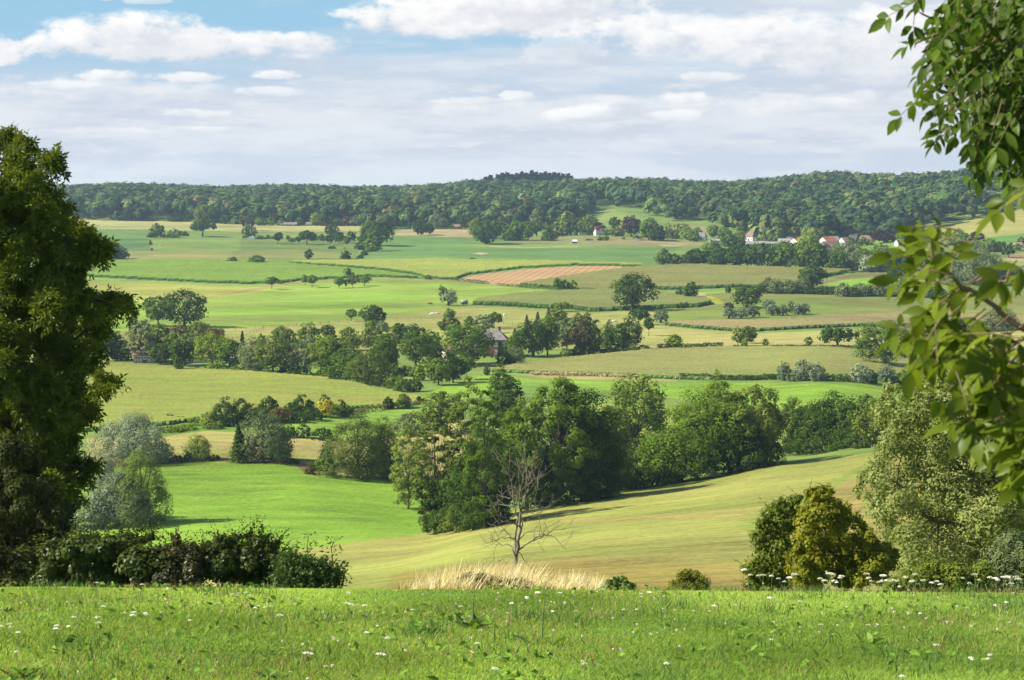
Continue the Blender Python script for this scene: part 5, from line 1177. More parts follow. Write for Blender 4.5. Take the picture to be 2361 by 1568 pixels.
blob_plant('alder_tree', 'yellowing alder with bare lower limbs showing, in front of the aspen', 'tree', low(1930, 49), Lp([(640,320,55),(710,300,45),(750,320,30),(600,400,70),(690,400,80),(790,430,60),(880,460,45),(540,490,75),(650,510,100),(760,510,95),(850,540,80),(940,540,60),(560,610,100),(690,640,115),(820,640,90),(990,620,60),(1060,650,40),(500,700,60),(500,760,85),(620,780,120),(930,740,70),(1040,760,60),(470,880,90),(600,920,120),(730,900,70),(480,1020,110),(620,1060,110),(560,1130,90),(980,980,70),(1100,960,90),(1230,920,80),(1280,840,50),(1200,790,60),(1150,1030,80),(1000,1080,70),(820,1080,60),(860,850,80),(950,900,80),(1010,860,60),(850,980,90),(930,1050,80),(1040,970,70),(800,760,80),(900,720,60),(1060,700,55),(1100,830,65),(1180,880,70),(1120,760,45),(400+160,330,40)]), 49, LEAF_YEL, 7500, .072, 42, depth=1.1, asp=1.35, bark=BARKD, gap=.24, grow=1.25, sprig=50,
           limbs=[(Ll([(880,1280),(880,1120),(890,950),(900,850),(940,780),(1040,640)]), .065, .012), (Ll([(880,1120),(960,1080),(1080,1070)]), .05, .015), (Ll([(890,920),(800,860),(720,780),(690,600),(700,420)]), .07, .012), (Ll([(885,1000),(740,980),(600,900)]), .05, .012), (Ll([(1120,980),(1210,880),(1240,760)]), .03, .008), (Ll([(700,800),(640,760),(700,660)]), .03, .008)])
asp_b = [(2050,893,20),(2035,915,20),(2030,950,30),(2065,940,30),(2100,912,30),(2140,890,35),(2180,868,38),(2050,1000,40),(2100,970,50),(2150,950,60),(2210,930,70),(2290,900,80),(2040,1050,36),(2085,1040,55),(2150,1040,75),(2230,1020,85),(2330,990,90),(1992,1100,22),(2010,1075,20),(2035,1110,45),(2100,1120,70),(2190,1120,90),(2290,1090,90),(1980,1130,18),(2010,1160,34),(2065,1180,65),(2150,1200,85),(2250,1190,90),(2345,1160,80),(2045,1220,36),(2110,1260,65),(2200,1280,80),(2290,1260,80),(2100,1310,50),(2170,1340,60),(2380,1080,80),(2400,950,90)]
blob_plant('aspen_tree', 'tall airy aspen with pale shimmering leaves at the right', 'tree', low(2330, 60), asp_b, 60, LEAF_POP, 1350, .085, 43, depth=2.2, asp=1.1, gap=.12, K=26,
           limbs=[([(2330,1430),(2318,1250),(2304,1160),(2308,1050),(2330,900)], .20, .06), (Ll([(2150,460),(2050,350),(1960,330),(1820,310),(1650,280)]), .10, .02), (Ll([(2170,560),(2080,420),(1960,240),(1840,130),(1680,80)]), .10, .02), (Ll([(2160,760),(1900,620),(1650,580),(1500,490),(1400,430),(1240,440),(1080,390)]), .09, .012), (Ll([(1840,130),(1760,40),(1500,-300),(1350,-560)]), .05, .01), (Ll([(2160,250),(2050,20),(1980,-350),(1900,-650)]), .08, .012), (Ll([(1500,490),(1300,250),(1080,160)]), .03, .006)])
blob_plant('sallow_tree', 'dark sallow behind the aspen trunk at the right edge', 'tree', low(2400, 66), [(2340,1120,50),(2380,1180,60),(2330,1200,50),(2400,1250,70),(2350,1280,60),(2290,1290,50),(2420,1100,70)], 66, LM['dark'], 2400, .12, 44, depth=1.0, asp=1.6, bark=BARKD)
blob_plant('willow_bush', 'grey willow bush with silvery shoots at the foot of the aspen', 'shrub', low(2320, 52), [(2330,1245,30),(2350,1260,40),(2300,1275,35),(2370,1290,50),(2320,1310,45),(2280,1320,40),(2350,1350,50),(2400,1330,60),(2290,1360,40)], 52, LM['sage'], 5000, .11, 45, depth=.7, asp=3.2)
blob_plant('bramble_thicket', 'olive thicket under the aspen behind the white umbels', 'shrub', low(2190, 46), [(2090,1345,36),(2130,1330,40),(2170,1325,45),(2210,1330,40),(2250,1345,40),(2150,1360,45),(2200,1360,45),(2060,1355,30),(2270,1320,34),(2240,1365,40)], 46, LM['olive'], 7500, .07, 46, depth=.6, asp=1.5)

# -- branches hanging into the view from a tree beside the camera
def leaf_blades(P, N, D, L, W, rg):
    """curved, folded leaflets of several faces each"""
    D = unit(D); N = unit(N-(D*N).sum(1, keepdims=True)*D); S = np.cross(N, D); n = len(P)
    prof_ = [(0, .06), (.18, .62), (.42, 1.0), (.68, .78), (.88, .32), (1.0, .02)]
    V = []
    curl = (.10+.22*rg.random(n))[:, None]; fold = (.12+.25*rg.random(n))[:, None]; tw = (rg.normal(size=n)*.35)[:, None]
    for f, w_ in prof_:
        c = P+D*(L*(f-.5))[:, None]-N*(L[:, None]*curl*f*f)
        S2 = S+N*tw*(f-.3)
        e = S2*(W*.5*w_)[:, None]; lift = N*(W*.5*w_)[:, None]*fold
        V += [c-e+lift, c, c+e+lift]
    V = np.stack(V, 1).reshape(-1, 3); m = len(prof_)*3; b = (np.arange(n)*m)[:, None]; Q = []
    for i in range(len(prof_)-1):
        r = i*3
        Q += [b+np.array([[r, r+1, r+4, r+3]]), b+np.array([[r+1, r+2, r+5, r+4]])]
    return V, np.concatenate(Q), m
def in_poly_points(poly, n, rg):
    poly = np.array(poly, float); lo = poly.min(0); hi = poly.max(0); out = np.zeros((0, 2))
    while len(out) < n:
        q = lo+(hi-lo)*rg.random((n*2, 2)); out = np.concatenate([out, q[inside(poly, q[:, 0], q[:, 1])]])
    return out[:n]
tx, ty = 4.3, 7.6; tz = float(ground_z(np.array(tx), np.array(ty)))
hang = thing('overhanging_tree', (tx, ty, tz), 'tree just outside the right edge whose leafy branches hang into the view', 'tree')
oh = np.array([tx, ty, tz]); rgh = np.random.default_rng(12)
mb = MB(); mb.tube(np.array([(0, 0, -.15), (0, 0, .15), (.05, .02, .8), (-.06, .06, 1.7), (.08, 0, 2.6), (.02, .1, 3.6), (.12, .1, 4.6), (.05, .2, 5.4)]), [.26, .17, .14, .125, .105, .085, .055, .02], 12); mb.build('trunk', BARK, hang, True)
def branch(name, anchors, dirs, Y, dep, L0, lw, k, limbs, seed, wr=2.3, lm=None):
    rg = np.random.default_rng(seed); n = len(anchors)
    yy = Y+rg.uniform(-dep, dep, n); B = np.array([wp(u, v, y) for (u, v), y in zip(anchors, yy)])
    L = L0*(.75+.5*rg.random(n))
    N = np.stack([rg.normal(size=n)*.5-.25, -.35+rg.normal(size=n)*.45, .75+0*L], 1)
    P, N2, D2, L2 = compound(B-unit(dirs)*L[:, None]*.5, dirs, N, L, k, lw, rg, .30)
    V, Q, m = leaf_blades(P, N2, D2, L2, L2/wr*(.8+.4*rg.random(len(L2))), rg)
    ti = np.repeat(np.clip(np.tile(rg.random(n)*.6, 2*k+1)+.4*rg.random(len(P)), 0, 1), m)
    br = bpy.data.objects.new(name, None)
    mbb = MB()
    for pts, r0, r1 in limbs:
        q = []
        for p in pts: q.append((wp(p[0], p[1], Y)-oh) if len(p) == 2 else np.array(p)-oh)
        q = np.array(q); Qs = [q[0]]
        for i in range(len(q)-1):
            sl = np.linalg.norm(q[i+1]-q[i]); off_ = rg.normal(size=3)*.06*sl
            for f in (.25, .5, .75): Qs.append(q[i]*(1-f)+q[i+1]*f+off_*math.sin(f*math.pi)+rg.normal(size=3)*(.004+.012*sl))
            Qs.append(q[i+1])
        mbb.tube(Qs, np.linspace(r0, r1, len(Qs)), 6)
    # leaf stalks
    for b, d, l in zip(B-oh, unit(dirs), L): mbb.tube([b-d*l*.75, b-d*l*.2, b+d*l*.45+[0, 0, -.1*l]], [.0022, .0018, .001], 4)
    bo = mbb.build(name, TWIG, hang, True)
    lo = put('leaves', mk_mesh('leaves', V-oh, Q, attrs={'tint': ti}, smooth=True, mats=[lm or LEAF_BOX]), bo)
TWIG = plain_mat('green_twig', (.10, .10, .035), .7, .4, 30.0, (.13, .075, .03))
up = in_poly_points([(2185,-30),(2150,100),(2190,150),(2175,230),(2205,270),(2255,290),(2260,350),(2310,365),(2361,400),(2440,420),(2440,-60)], 190, rgh)
upx = in_poly_points([(2250,-40),(2250,300),(2330,340),(2440,400),(2440,-40)], 110, rgh)
up = np.concatenate([up, upx, [(2095,8),(2112,2),(2135,75),(2130,132),(2125,205),(2145,150),(2118,225),(2150,190),(2170,305),(2250,355),(2185,300)]])
up = np.concatenate([up, in_poly_points([(2450,-700),(2450,440),(2800,560),(3500,420),(3700,-300),(3200,-800)], 260, rgh)])
du = np.stack([-.55+.35*rgh.normal(size=len(up)), .5*rgh.normal(size=len(up)), -.75+.35*rgh.normal(size=len(up))], 1)
branch('upper_branch', up, du, 6.6, .75, .13, .42, 3, [([(4.3, 7.6, tz+3.2), (3.4, 7.2, tz+3.55), (2460, 120), (2330, 90), (2210, 60), (2110, 100)], .022, .004), ([(4.3, 7.6, tz+3.0), (3.5, 7.1, tz+3.30), (2470, 260), (2360, 240), (2260, 250), (2170, 230)], .018, .003), ([(4.3, 7.6, tz+2.8), (3.5, 7.1, tz+3.10), (2470, 380), (2390, 350), (2320, 340), (2270, 340)], .014, .003), ([(2330, 90), (2270, 20), (2200, -40)], .010, .003), ([(4.3, 7.6, tz+3.4), (2900, 60), (2700, 0), (2500, -60)], .02, .004), ([(4.35, 7.6, tz+3.6), (3300, 100), (3500, 150)], .02, .004), ([(4.35, 7.65, tz+4.2), (3200, -300), (2900, -500)], .02, .004)], 51, 2.3, LEAF_UP_SHADED)
lo_ = in_poly_points([(2120,590),(2185,625),(2230,700),(2330,760),(2440,830),(2440,1090),(2340,1050),(2280,1000),(2240,950),(2200,880),(2150,830),(2110,770),(2150,720),(2090,620)], 72, rgh)
lx = in_poly_points([(2250,790),(2440,850),(2440,1120),(2350,1080),(2270,960)], 40, rgh)
tip = np.array([(2140,520),(2120,545),(2165,545),(2150,575),(2110,590),(2180,570),(2070,590),(2085,600),(2200,590),(2100,640),(2085,735),(2075,760),(2110,800),(2095,770),(2180,900),(2230,930),(2340,620),(2355,640),(2330,640),(2345,455),(2355,430),(2290,660)])
lo_ = np.concatenate([lo_, lx, tip])
lo_ = np.concatenate([in_poly_points([(2450,560),(2450,1120),(2800,1150),(3300,900),(3200,560)], 90, rgh), lo_])
lo_[:, 0] += np.clip((2200-lo_[:, 0])/160, 0, 1)*34
dl = np.stack([-.75+.4*rgh.normal(size=len(lo_)), .5*rgh.normal(size=len(lo_)), -.35+.4*rgh.normal(size=len(lo_))], 1)
dl[-len(tip):-len(tip)+10, 2] = .25
branch('lower_branch', lo_, dl, 4.9, .45, .098, .60, 2, [([(4.3, 7.6, tz+2.4), (3.4, 6.8, tz+2.65), (2.3, 5.6, tz+2.15), (2470, 720), (2361, 760), (2270, 690), (2200, 640), (2150, 590), (2142, 520)], .012, .003), ([(4.3, 7.6, tz+2.2), (3.4, 6.8, tz+2.45), (2.3, 5.6, tz+1.95), (2470, 830), (2361, 850), (2270, 830), (2180, 790), (2100, 760)], .011, .003), ([(4.3, 7.6, tz+2.0), (3.4, 6.8, tz+2.25), (2.3, 5.6, tz+1.75), (2460, 950), (2361, 940), (2290, 900), (2220, 900)], .010, .003), ([(4.3, 7.6, tz+1.8), (3.4, 6.8, tz+2.05), (2.3, 5.6, tz+1.55), (2470, 1060), (2390, 1040), (2330, 1010)], .009, .003), ([(2270, 690), (2320, 650), (2345, 600)], .006, .002)], 52, 2.0)
# ---------------------------------------------------------------- buildings
def tile_mat(name, rgb, k=.35): return plain_mat(name, rgb, .8, k, .9)
M_ORANGE = tile_mat('orange_tiles', (.42, .115, .050)); M_SLATE = tile_mat('grey_slate', (.19, .17, .175)); M_GREY = tile_mat('fibre_cement', (.26, .245, .245), .2); M_BROWN = tile_mat('brown_tiles', (.23, .140, .115)); M_DARK = tile_mat('dark_tiles', (.060, .058, .065)); M_PINK = tile_mat('faded_red_tiles', (.30, .16, .12))
W_WHITE = plain_mat('white_plaster', (.62, .61, .58), .8, .12, 1.2); W_BRICK = plain_mat('red_brick', (.20, .085, .060), .85, .3, 3.0); W_DARK = plain_mat('tarred_boards', (.05, .045, .042), .8, .3, 2.0); W_PALE = plain_mat('pale_render', (.42, .36, .30), .8, .2, 1.0)
GLASS = plain_mat('window_pane', (.035, .042, .05), .12, .3, 1.0); FRAME = plain_mat('white_frame', (.72, .72, .70), .5, .06, 3.0); STONE = plain_mat('chimney_brick', (.14, .075, .06), .9, .3, 4.0); GREEN_DOOR = plain_mat('door_paint', (.06, .07, .06), .6, .2, 3.0)
def house(name, label, cat, r, x0, x1, zb, ze, zr, roof, wall, depth=8.0, rz=0.0, hip=0.0, nx=0, ny=1, gable_win=0, chimney=None, group=None, Y=None, win=(.9, 1.25), door=True):
    """outline read off enlargement r: sides x0..x1, foot zb, eave ze, ridge zr"""
    k = ZF[r][2]; u, vb = zp(r, (x0+x1)/2, zb)
    if Y: X, Yd, Zg = at_depth(u, Y)
    else: X, Yd, Zg = hit(u, vb, 300)
    mp = Yd/FPX; W = (x1-x0)*k*mp; c, s_ = abs(math.cos(rz)), abs(math.sin(rz))
    W = max((W-depth*s_)/max(c, .3), 3.0); hw = (zb-ze)*k*mp; hr = (zb-zr)*k*mp; hr = max(hr+ (depth*.5)*.05, hw+1.2)
    o = thing(name, (X, Yd+depth*.5, Zg-.15), label, cat, group, rz); a, d = W/2, depth/2
    b = MB(); b.box(-a, a, -d, d, 0, hw)
    if not hip:
        for sx_ in (-a, a-.02):
            b.prism([(sx_, -d, hw), (sx_, d, hw), (sx_, 0, hr-.05)], [(sx_+.02, -d, hw), (sx_+.02, d, hw), (sx_+.02, 0, hr-.05)])
    b.build('wall', wall, o)
    q = MB(); e = .35; h0 = hw-.06; rr = a+.25 if not hip else max(a-hip, .3); ov = a+.25
    T_ = .14
    for sg in (-1, 1):
        A = [(-ov, sg*(d+e), h0), (ov, sg*(d+e), h0), (rr, 0, hr), (-rr, 0, hr)]
        q.prism([(x, y, z) for x, y, z in A], [(x, y, z+T_) for x, y, z in A])
        if hip:
            A = [(sg*ov, -d-e, h0), (sg*ov, d+e, h0), (sg*rr, 0, hr)]
            q.prism(A, [(x, y, z+T_) for x, y, z in A])
    rf = q.build('roof', roof, o)
    if chimney is not None:
        c_ = MB(); cx = chimney*a; c_.box(cx-.35, cx+.35, -.3, .3, hr-.6, hr+1.0); c_.box(cx-.42, cx+.42, -.37, .37, hr+1.0, hr+1.12); c_.build('chimney', STONE, rf)
    ww, wh = win
    def window(px, pz, side):
        g = MB(); f = MB(); t = .07
        if side == 'f':
            g.box(px-ww/2, px+ww/2, -d-.03, -d+.02, pz, pz+wh)
            for x_ in (px-ww/2, px, px+ww/2): f.box(x_-t, x_+t, -d-.07, -d-.031, pz-t, pz+wh+t)
            for z_ in (pz, pz+wh*.66, pz+wh): f.box(px-ww/2+t, px-t, -d-.06, -d-.031, z_-t, z_+t); f.box(px+t, px+ww/2-t, -d-.06, -d-.031, z_-t, z_+t)
        else:
            g.box(side*a-.02, side*a+.03, px-ww/2, px+ww/2, pz, pz+wh)
            for y_ in (px-ww/2, px+ww/2): f.box(side*a-.01, side*a+.07, y_-t, y_+t, pz-t, pz+wh+t)
            for z_ in (pz, pz+wh): f.box(side*a-.01, side*a+.06, px-ww/2+t, px+ww/2-t, z_-t, z_+t)
        wo_ = g.build('window', GLASS, o); f.build('frame', FRAME, wo_)
    for j in range(ny):
        for i in range(nx):
            if door and j == 0 and i == nx//2 and nx > 2: continue
            window(-a+W*(i+.5)/nx, hw*(j+.5)/ny-wh*.45, 'f')
    for i in range(gable_win):
        for sgn in (-1, 1): window(-d*.4+i*d*.8, hw*.45-wh/2, sgn)
    if door and nx > 2:
        g = MB(); g.box(-.5, .5, -d-.05, -d+.02, 0.1, 2.15); g.build('door', GREEN_DOOR, o)
    return o, a, d, hw, hr
VG = 'houses of the village'
o, a, d, hw, hr = house('brick_farmhouse', 'two storey red brick farmhouse with a grey hipped roof among the trees', 'house', 'F', 1330, 1730, 700, 548, 470, M_SLATE, W_BRICK, 7.5, R(-4), 2.6, 6, 2, 0, .62, win=(.85, 1.25))
# ivy climbing between the windows
rgv = np.random.default_rng(6); n = 700; px = a*.72+rgv.normal(size=n)*.55; pz = rgv.random(n)*hw*.86; kp = np.abs(px-a*.70) < .35+.7*(1-pz/hw)+.3*rgv.random(n); px, pz = px[kp], pz[kp]
P = np.stack([px, -d-.12-.10*rgv.random(len(px)), pz], 1); put('ivy', leaves_mesh('ivy', P, np.array([0, -1, .3])+.6*rdir(rgv, len(P)), rdir(rgv, len(P)), .28, .22, rgv.random(len(P))), o, LM['dark'])
house('farm_barn', 'brick barn with a faded red roof half hidden left of the farmhouse', 'barn', 'F', 1105, 1240, 735, 680, 615, M_PINK, W_PALE, 7, R(20), 0, 2, 1)
house('brick_cottage', 'brick cottage with white windows under the western farm grove', 'house', 'E', 470, 700, 768, 690, 630, M_BROWN, W_BRICK, 7, R(6), 0, 5, 2, win=(.9, 1.3))
house('garden_shed', 'low grey shed behind the trees of the western farm grove', 'shed', 'E', 1330, 1480, 768, 735, 715, M_GREY, W_PALE, 5, R(5), 0, 2, 1)
house('orange_roof_house', 'white gabled house with a bright orange tiled roof', 'house', 'V', 1660, 1945, 425, 338, 276, M_ORANGE, W_WHITE, 9, R(33), 0, 3, 1, 1, None, VG)
house('black_barn', 'dark boarded barn right behind the bright orange roof', 'barn', 'V', 1790, 1985, 395, 325, 268, M_GREY, W_DARK, 8, R(25), 0, 0, 1, 0, None, VG)
house('farm_annex', 'low annex with grey roof in front of the orange roofed house', 'house', 'V', 1675, 1830, 455, 395, 338, M_SLATE, W_WHITE, 6, R(30), 0, 2, 1, 0, None, VG)
house('lean_to_shed', 'small orange roofed lean-to below the white gable', 'shed', 'V', 1735, 1870, 470, 430, 385, M_ORANGE, W_WHITE, 4, R(10), 0, 2, 1, 0, None, VG)
house('gabled_house', 'brown roofed house with a white front gable, far left of the village', 'house', 'V', 560, 770, 342, 268, 198, M_BROWN, W_WHITE, 8, R(-35), 1.5, 3, 1, 1, None, VG)
house('long_barn', 'long low grey roofed barn below the gabled house', 'barn', 'V', 575, 890, 412, 382, 340, M_GREY, W_PALE, 9, R(6), 0, 4, 1, 0, None, VG, door=False)
house('open_barn', 'low barn with open front right of the long grey barn', 'barn', 'V', 870, 1090, 412, 380, 347, M_GREY, W_PALE, 8, R(4), 0, 3, 1, 0, None, VG, door=False)
house('grey_barn', 'grey roofed barn beside the small white house', 'barn', 'V', 1055, 1265, 375, 348, 300, M_GREY, W_PALE, 8, R(-8), 0, 2, 1, 0, None, VG)
house('white_house', 'small white house with orange roof left of the lime green tree', 'house', 'V', 1245, 1395, 398, 335, 293, M_ORANGE, W_WHITE, 7, R(35), 0, 2, 1, 1, None, VG)
house('slate_house', 'small house with a dark slate roof behind the long barns', 'house', 'V', 855, 970, 335, 298, 262, M_DARK, W_WHITE, 7, R(20), 0, 2, 1, 0, .5, VG)
house('upper_shed', 'grey roof showing between trees above the grey barn', 'shed', 'V', 1180, 1290, 318, 292, 250, M_SLATE, W_PALE, 6, R(-10), 0, 1, 1, 0, None, VG)
house('dormer_house', 'large house with grey brown roofs right of the black barn', 'house', 'V', 1950, 2200, 405, 352, 282, M_BROWN, W_WHITE, 9, R(28), 0, 3, 1, 1, None, VG)
house('town_house', 'tall dark roofed house behind the grey brown roofs', 'house', 'V', 2090, 2275, 385, 322, 246, M_DARK, W_BRICK, 9, R(-25), 0, 3, 2, 0, .4, VG)
house('brown_roof_house', 'long house with plain brown roof, end of the village row', 'house', 'V', 2255, 2450, 345, 303, 254, M_BROWN, W_PALE, 8, R(-5), 1.5, 3, 1, 0, .3, VG)
house('brown_chimney_house', 'brick house peeping out above the orange roof', 'house', 'V', 1835, 1950, 320, 285, 245, M_BROWN, W_BRICK, 7, R(5), 0, 1, 1, 0, .2, VG)
house('grey_roof_house', 'grey roofed house seen through the hanging leaves', 'house', 'D', 1360, 1450, 668, 645, 620, M_SLATE, W_WHITE, 7, R(12), 0, 3, 1, 0, None, VG)
house('hillside_house', 'house with pale roof right of the hanging leaf tuft', 'house', 'D', 1680, 1765, 652, 636, 612, M_PINK, W_WHITE, 7, R(-14), 0, 2, 1, 0, None, VG)
house('pink_cottage', 'pinkish cottage near the right edge below the hillside pasture', 'house', 'D', 2280, 2348, 680, 658, 640, M_PINK, W_PALE, 6, R(10), 0, 2, 1, 0, None, VG)
house('villa', 'villa with pinkish roof beside the copper beech', 'house', 'C', 1040, 1140, 694, 655, 612, M_PINK, W_WHITE, 8, R(15), 0, 3, 1, 0, .3)
house('villa_porch', 'long dark verandah wing of the villa with white posts', 'house', 'C', 900, 1045, 693, 665, 640, M_DARK, W_WHITE, 6, R(5), 0, 5, 1, 0, None, door=False)
house('bungalow', 'bungalow with grey roof and white dormer left of the village', 'house', 'C', 1990, 2095, 738, 708, 667, M_SLATE, W_WHITE, 8, R(-15), 1.2, 3, 1, 0, None)
house('glasshouse', 'low grey polythene tunnel house in front of the bungalow', 'shed', 'C', 2110, 2225, 765, 744, 728, M_GREY, plain_mat('polythene', (.36, .38, .40), .4, .15, 1.0), 6, R(3), 0, 0, 1)
house('field_shelter', 'small dark field shelter with a white roof in the hay meadow', 'shed', 'C', 848, 892, 768, 749, 738, plain_mat('white_sheet', (.62, .64, .66), .5, .1, 1.0), W_DARK, 4, R(5), 0, 0, 1)
for i, (x0, x1, lab, mt) in enumerate(((378, 520, 'low slate roofed barn along the wood edge', M_SLATE), (598, 660, 'smaller slate roofed barn along the wood edge', M_SLATE), (735, 800, 'brick red roofed shed along the wood edge', M_ORANGE), (808, 856, 'tiny orange roofed hut at the end of the wood edge sheds', M_ORANGE))):
    house('field_barn', lab, 'barn', 'B', x0, x1, 607, 592, 574 if i < 2 else 580, mt, W_BRICK, 7, 0, 0, 2, 1, 0, None, 'barns along the wood edge', door=False)
house('rust_shed', 'rust red shed under the trees beyond the ochre pasture', 'shed', 'B', 1962, 2042, 636, 613, 595, M_PINK, W_BRICK, 6, R(8), 0, 2, 1)
# white wrapped silage bales
def bale():
    m = MB(); n = 14; th = np.arange(n)*2*math.pi/n
    P0 = [(0.62*math.cos(t), -.6, .62+.62*math.sin(t)) for t in th]; P1 = [(0.62*math.cos(t), .6, .62+.62*math.sin(t)) for t in th]
    m.prism(P0, P1); return m.mesh('silage_bale', False, [plain_mat('bale_wrap', (.70, .76, .76), .35, .1, 2.0)])
bm_ = bale()
for i, (zx, zy, lev) in enumerate(((75,731,0),(84,731,0),(93,731,0),(102,731,0),(111,731,0),(120,731,0),(128,730,0),(88,731,1),(97,731,1),(106,731,1),(116,731,1),(124,730,1))):
    u, v = zp('B', zx, zy); X, Yd, Z = hit(u, v, 300)
    tag(put('silage_bale', bm_, None, None, (X, Yd, Z+lev*1.15-.05)), 'upper white silage bale resting on the stack in the upland' if lev else 'white silage bale on the ground in the upland stack', 'bale', 'white silage bales')
# covered heaps
for i, (x0, x1, lab) in enumerate(((1400, 1455, 'long heap under white sheeting beside the villa garden'), (1460, 1515, 'smaller sheeted heap with a reddish end beside the garden'))):
    u, v = zp('C', (x0+x1)/2, 744); X, Yd, Z = hit(u, v, 300); w2 = (x1-x0)*.25096/FPX*Yd/2
    m = MB(); n = 9; pr = [(-1, 0), (-.8, .55), (-.35, .85), (.1, 1.0), (.5, .8), (.85, .5), (1, 0)]
    m.prism([(x*w2, -1.6, z*2.2) for x, z in pr], [(x*w2*.9, 1.6, z*2.0) for x, z in pr])
    tag(m.build('covered_heap', plain_mat('sheeting_%s' % ('a' if i == 0 else 'b'), (.66, .62, .58) if i == 0 else (.48, .30, .24), .5, .25, .8), None, False, (X, Yd, Z-.05)), lab, 'heap', 'sheeted heaps')
# water tank on wheels in the cattle pasture
u, v = zp('F', 1327, 228); X, Yd, Z = hit(u, v, 300)
o = thing('water_tank_trailer', (X, Yd, Z), 'grey water tank trailer parked beside the big pollard willow', 'trailer', rz=R(8))
m = MB(); m.tube([(-1.55, 0, 1.15), (-1.5, 0, 1.15), (1.5, 0, 1.15), (1.55, 0, 1.15)], [.55, .78, .78, .55], 14); m.build('tank', plain_mat('galvanised', (.26, .27, .30), .5, .25, 2.0), o, True)
m = MB(); m.box(-1.7, 1.7, -.5, .5, .30, .40); m.tube([(1.7, 0, .35), (2.6, 0, .4)], [.06, .05], 6); m.build('chassis', W_DARK, o)
for sx_ in (-.6, .6):
    for sy_ in (-.7, .7):
        m = MB(); m.tube([(sx_, sy_-.1, .33), (sx_, sy_+.1, .33)], [.33, .33], 14); m.build('wheel', W_DARK, o)
# ---------------------------------------------------------------- cattle
def cow_mesh(graze):
    me = bpy.data.meshes.new('cow'); hx_ = (1.25, 0, .35) if graze else (1.25, 0, 1.45); nk = (1.0, 0, .85) if graze else (1.0, 0, 1.35)
    V = [(0, 0, 1.0), (.55, 0, 1.05), (-.55, 0, 1.03), (-.85, 0, 1.08), nk, hx_, (hx_[0]+.28, 0, hx_[2]-.14)]
    E = [(0, 1), (0, 2), (2, 3), (1, 4), (4, 5), (5, 6)]; Rr = [.36, .33, .33, .22, .18, .13, .08]
    for x, y, top in ((.55, .2, 1), (.5, -.2, 1), (-.7, .2, 2), (-.75, -.2, 2)):
        i = len(V); V += [(x, y, .7), (x+(.03 if top == 1 else -.06), y, .36), (x, y, .02)]; E += [(top, i), (i, i+1), (i+1, i+2)]; Rr += [.13, .07, .06]
    i = len(V); V += [(-.98, 0, .8), (-1.0, 0, .4)]; E += [(3, i), (i, i+1)]; Rr += [.03, .03]
    for s_ in (-1, 1): i = len(V); V += [(hx_[0]-.02, s_*.2, hx_[2]+.1)]; E += [(5, i)]; Rr += [.04]
    me.from_pydata(V, E, []); ob = bpy.data.objects.new('cow', me); COL.objects.link(ob)
    sk_ = ob.modifiers.new('skin', 'SKIN'); ob.modifiers.new('sub', 'SUBSURF').levels = 1
    for i, r in enumerate(Rr): me.skin_vertices[0].data[i].radius = (r, r)
    me.skin_vertices[0].data[0].use_root = True
    dg = bpy.context.evaluated_depsgraph_get(); m2 = bpy.data.meshes.new_from_object(ob.evaluated_get(dg)); bpy.data.objects.remove(ob); m2.name = 'cow'; m2.materials.clear(); m2.materials.append(C_WHITE); return m2
C_WHITE = plain_mat('white_hide', (.66, .60, .52), .8, .12, 2.0); C_RED = plain_mat('red_hide', (.30, .085, .035), .8, .3, 2.0); C_DARK = plain_mat('dark_hide', (.05, .035, .03), .8, .3, 2.0); C_PIED = plain_mat('red_pied_hide', (.62, .55, .5), .8, 0, .9, (.32, .12, .07))
cg, cs = cow_mesh(True), cow_mesh(False)
for r, zx, zy, mt, gr, rz, lab in (('F', 1010, 236, C_RED, 1, 0.1, 'reddish brown cow grazing near the big pollard willow'), ('F', 1033, 333, C_WHITE, 1, 3.0, 'white cow grazing head down, the nearer of a pair by the fence line'), ('F', 1078, 328, C_WHITE, 1, 3.4, 'white cow grazing behind its twin in the cattle pasture'), ('F', 1692, 346, C_WHITE, 0, 1.5, 'white cow seen end on above the farmhouse roof'),
                          ('C', 810, 1480, C_WHITE, 0, .2, 'white cow standing behind the farm trees'), ('C', 1034, 1480, C_WHITE, 0, 2.2, 'white cow above the grey green farm tree'), ('C', 1074, 1500, C_DARK, 1, .4, 'dark cow beside the white ones behind the farm trees'), ('C', 1237, 1504, C_WHITE, 1, .2, 'white cow grazing between two farm trees'), ('C', 1409, 1512, C_WHITE, 1, 2.9, 'white cow half hidden beside the round dark farm tree'), ('A', 1478, 796, C_PIED, 0, .2, 'red and white cow alone on the upland meadow')):
    u, v = zp(r, zx, zy); X, Yd, Z = hit(u, v, 300); ob = put('cow', cg if gr else cs, None, mt, (X, Yd, Z)); ob.rotation_euler = (0, 0, rz); tag(ob, lab, 'cow', 'cattle in the valley pastures')
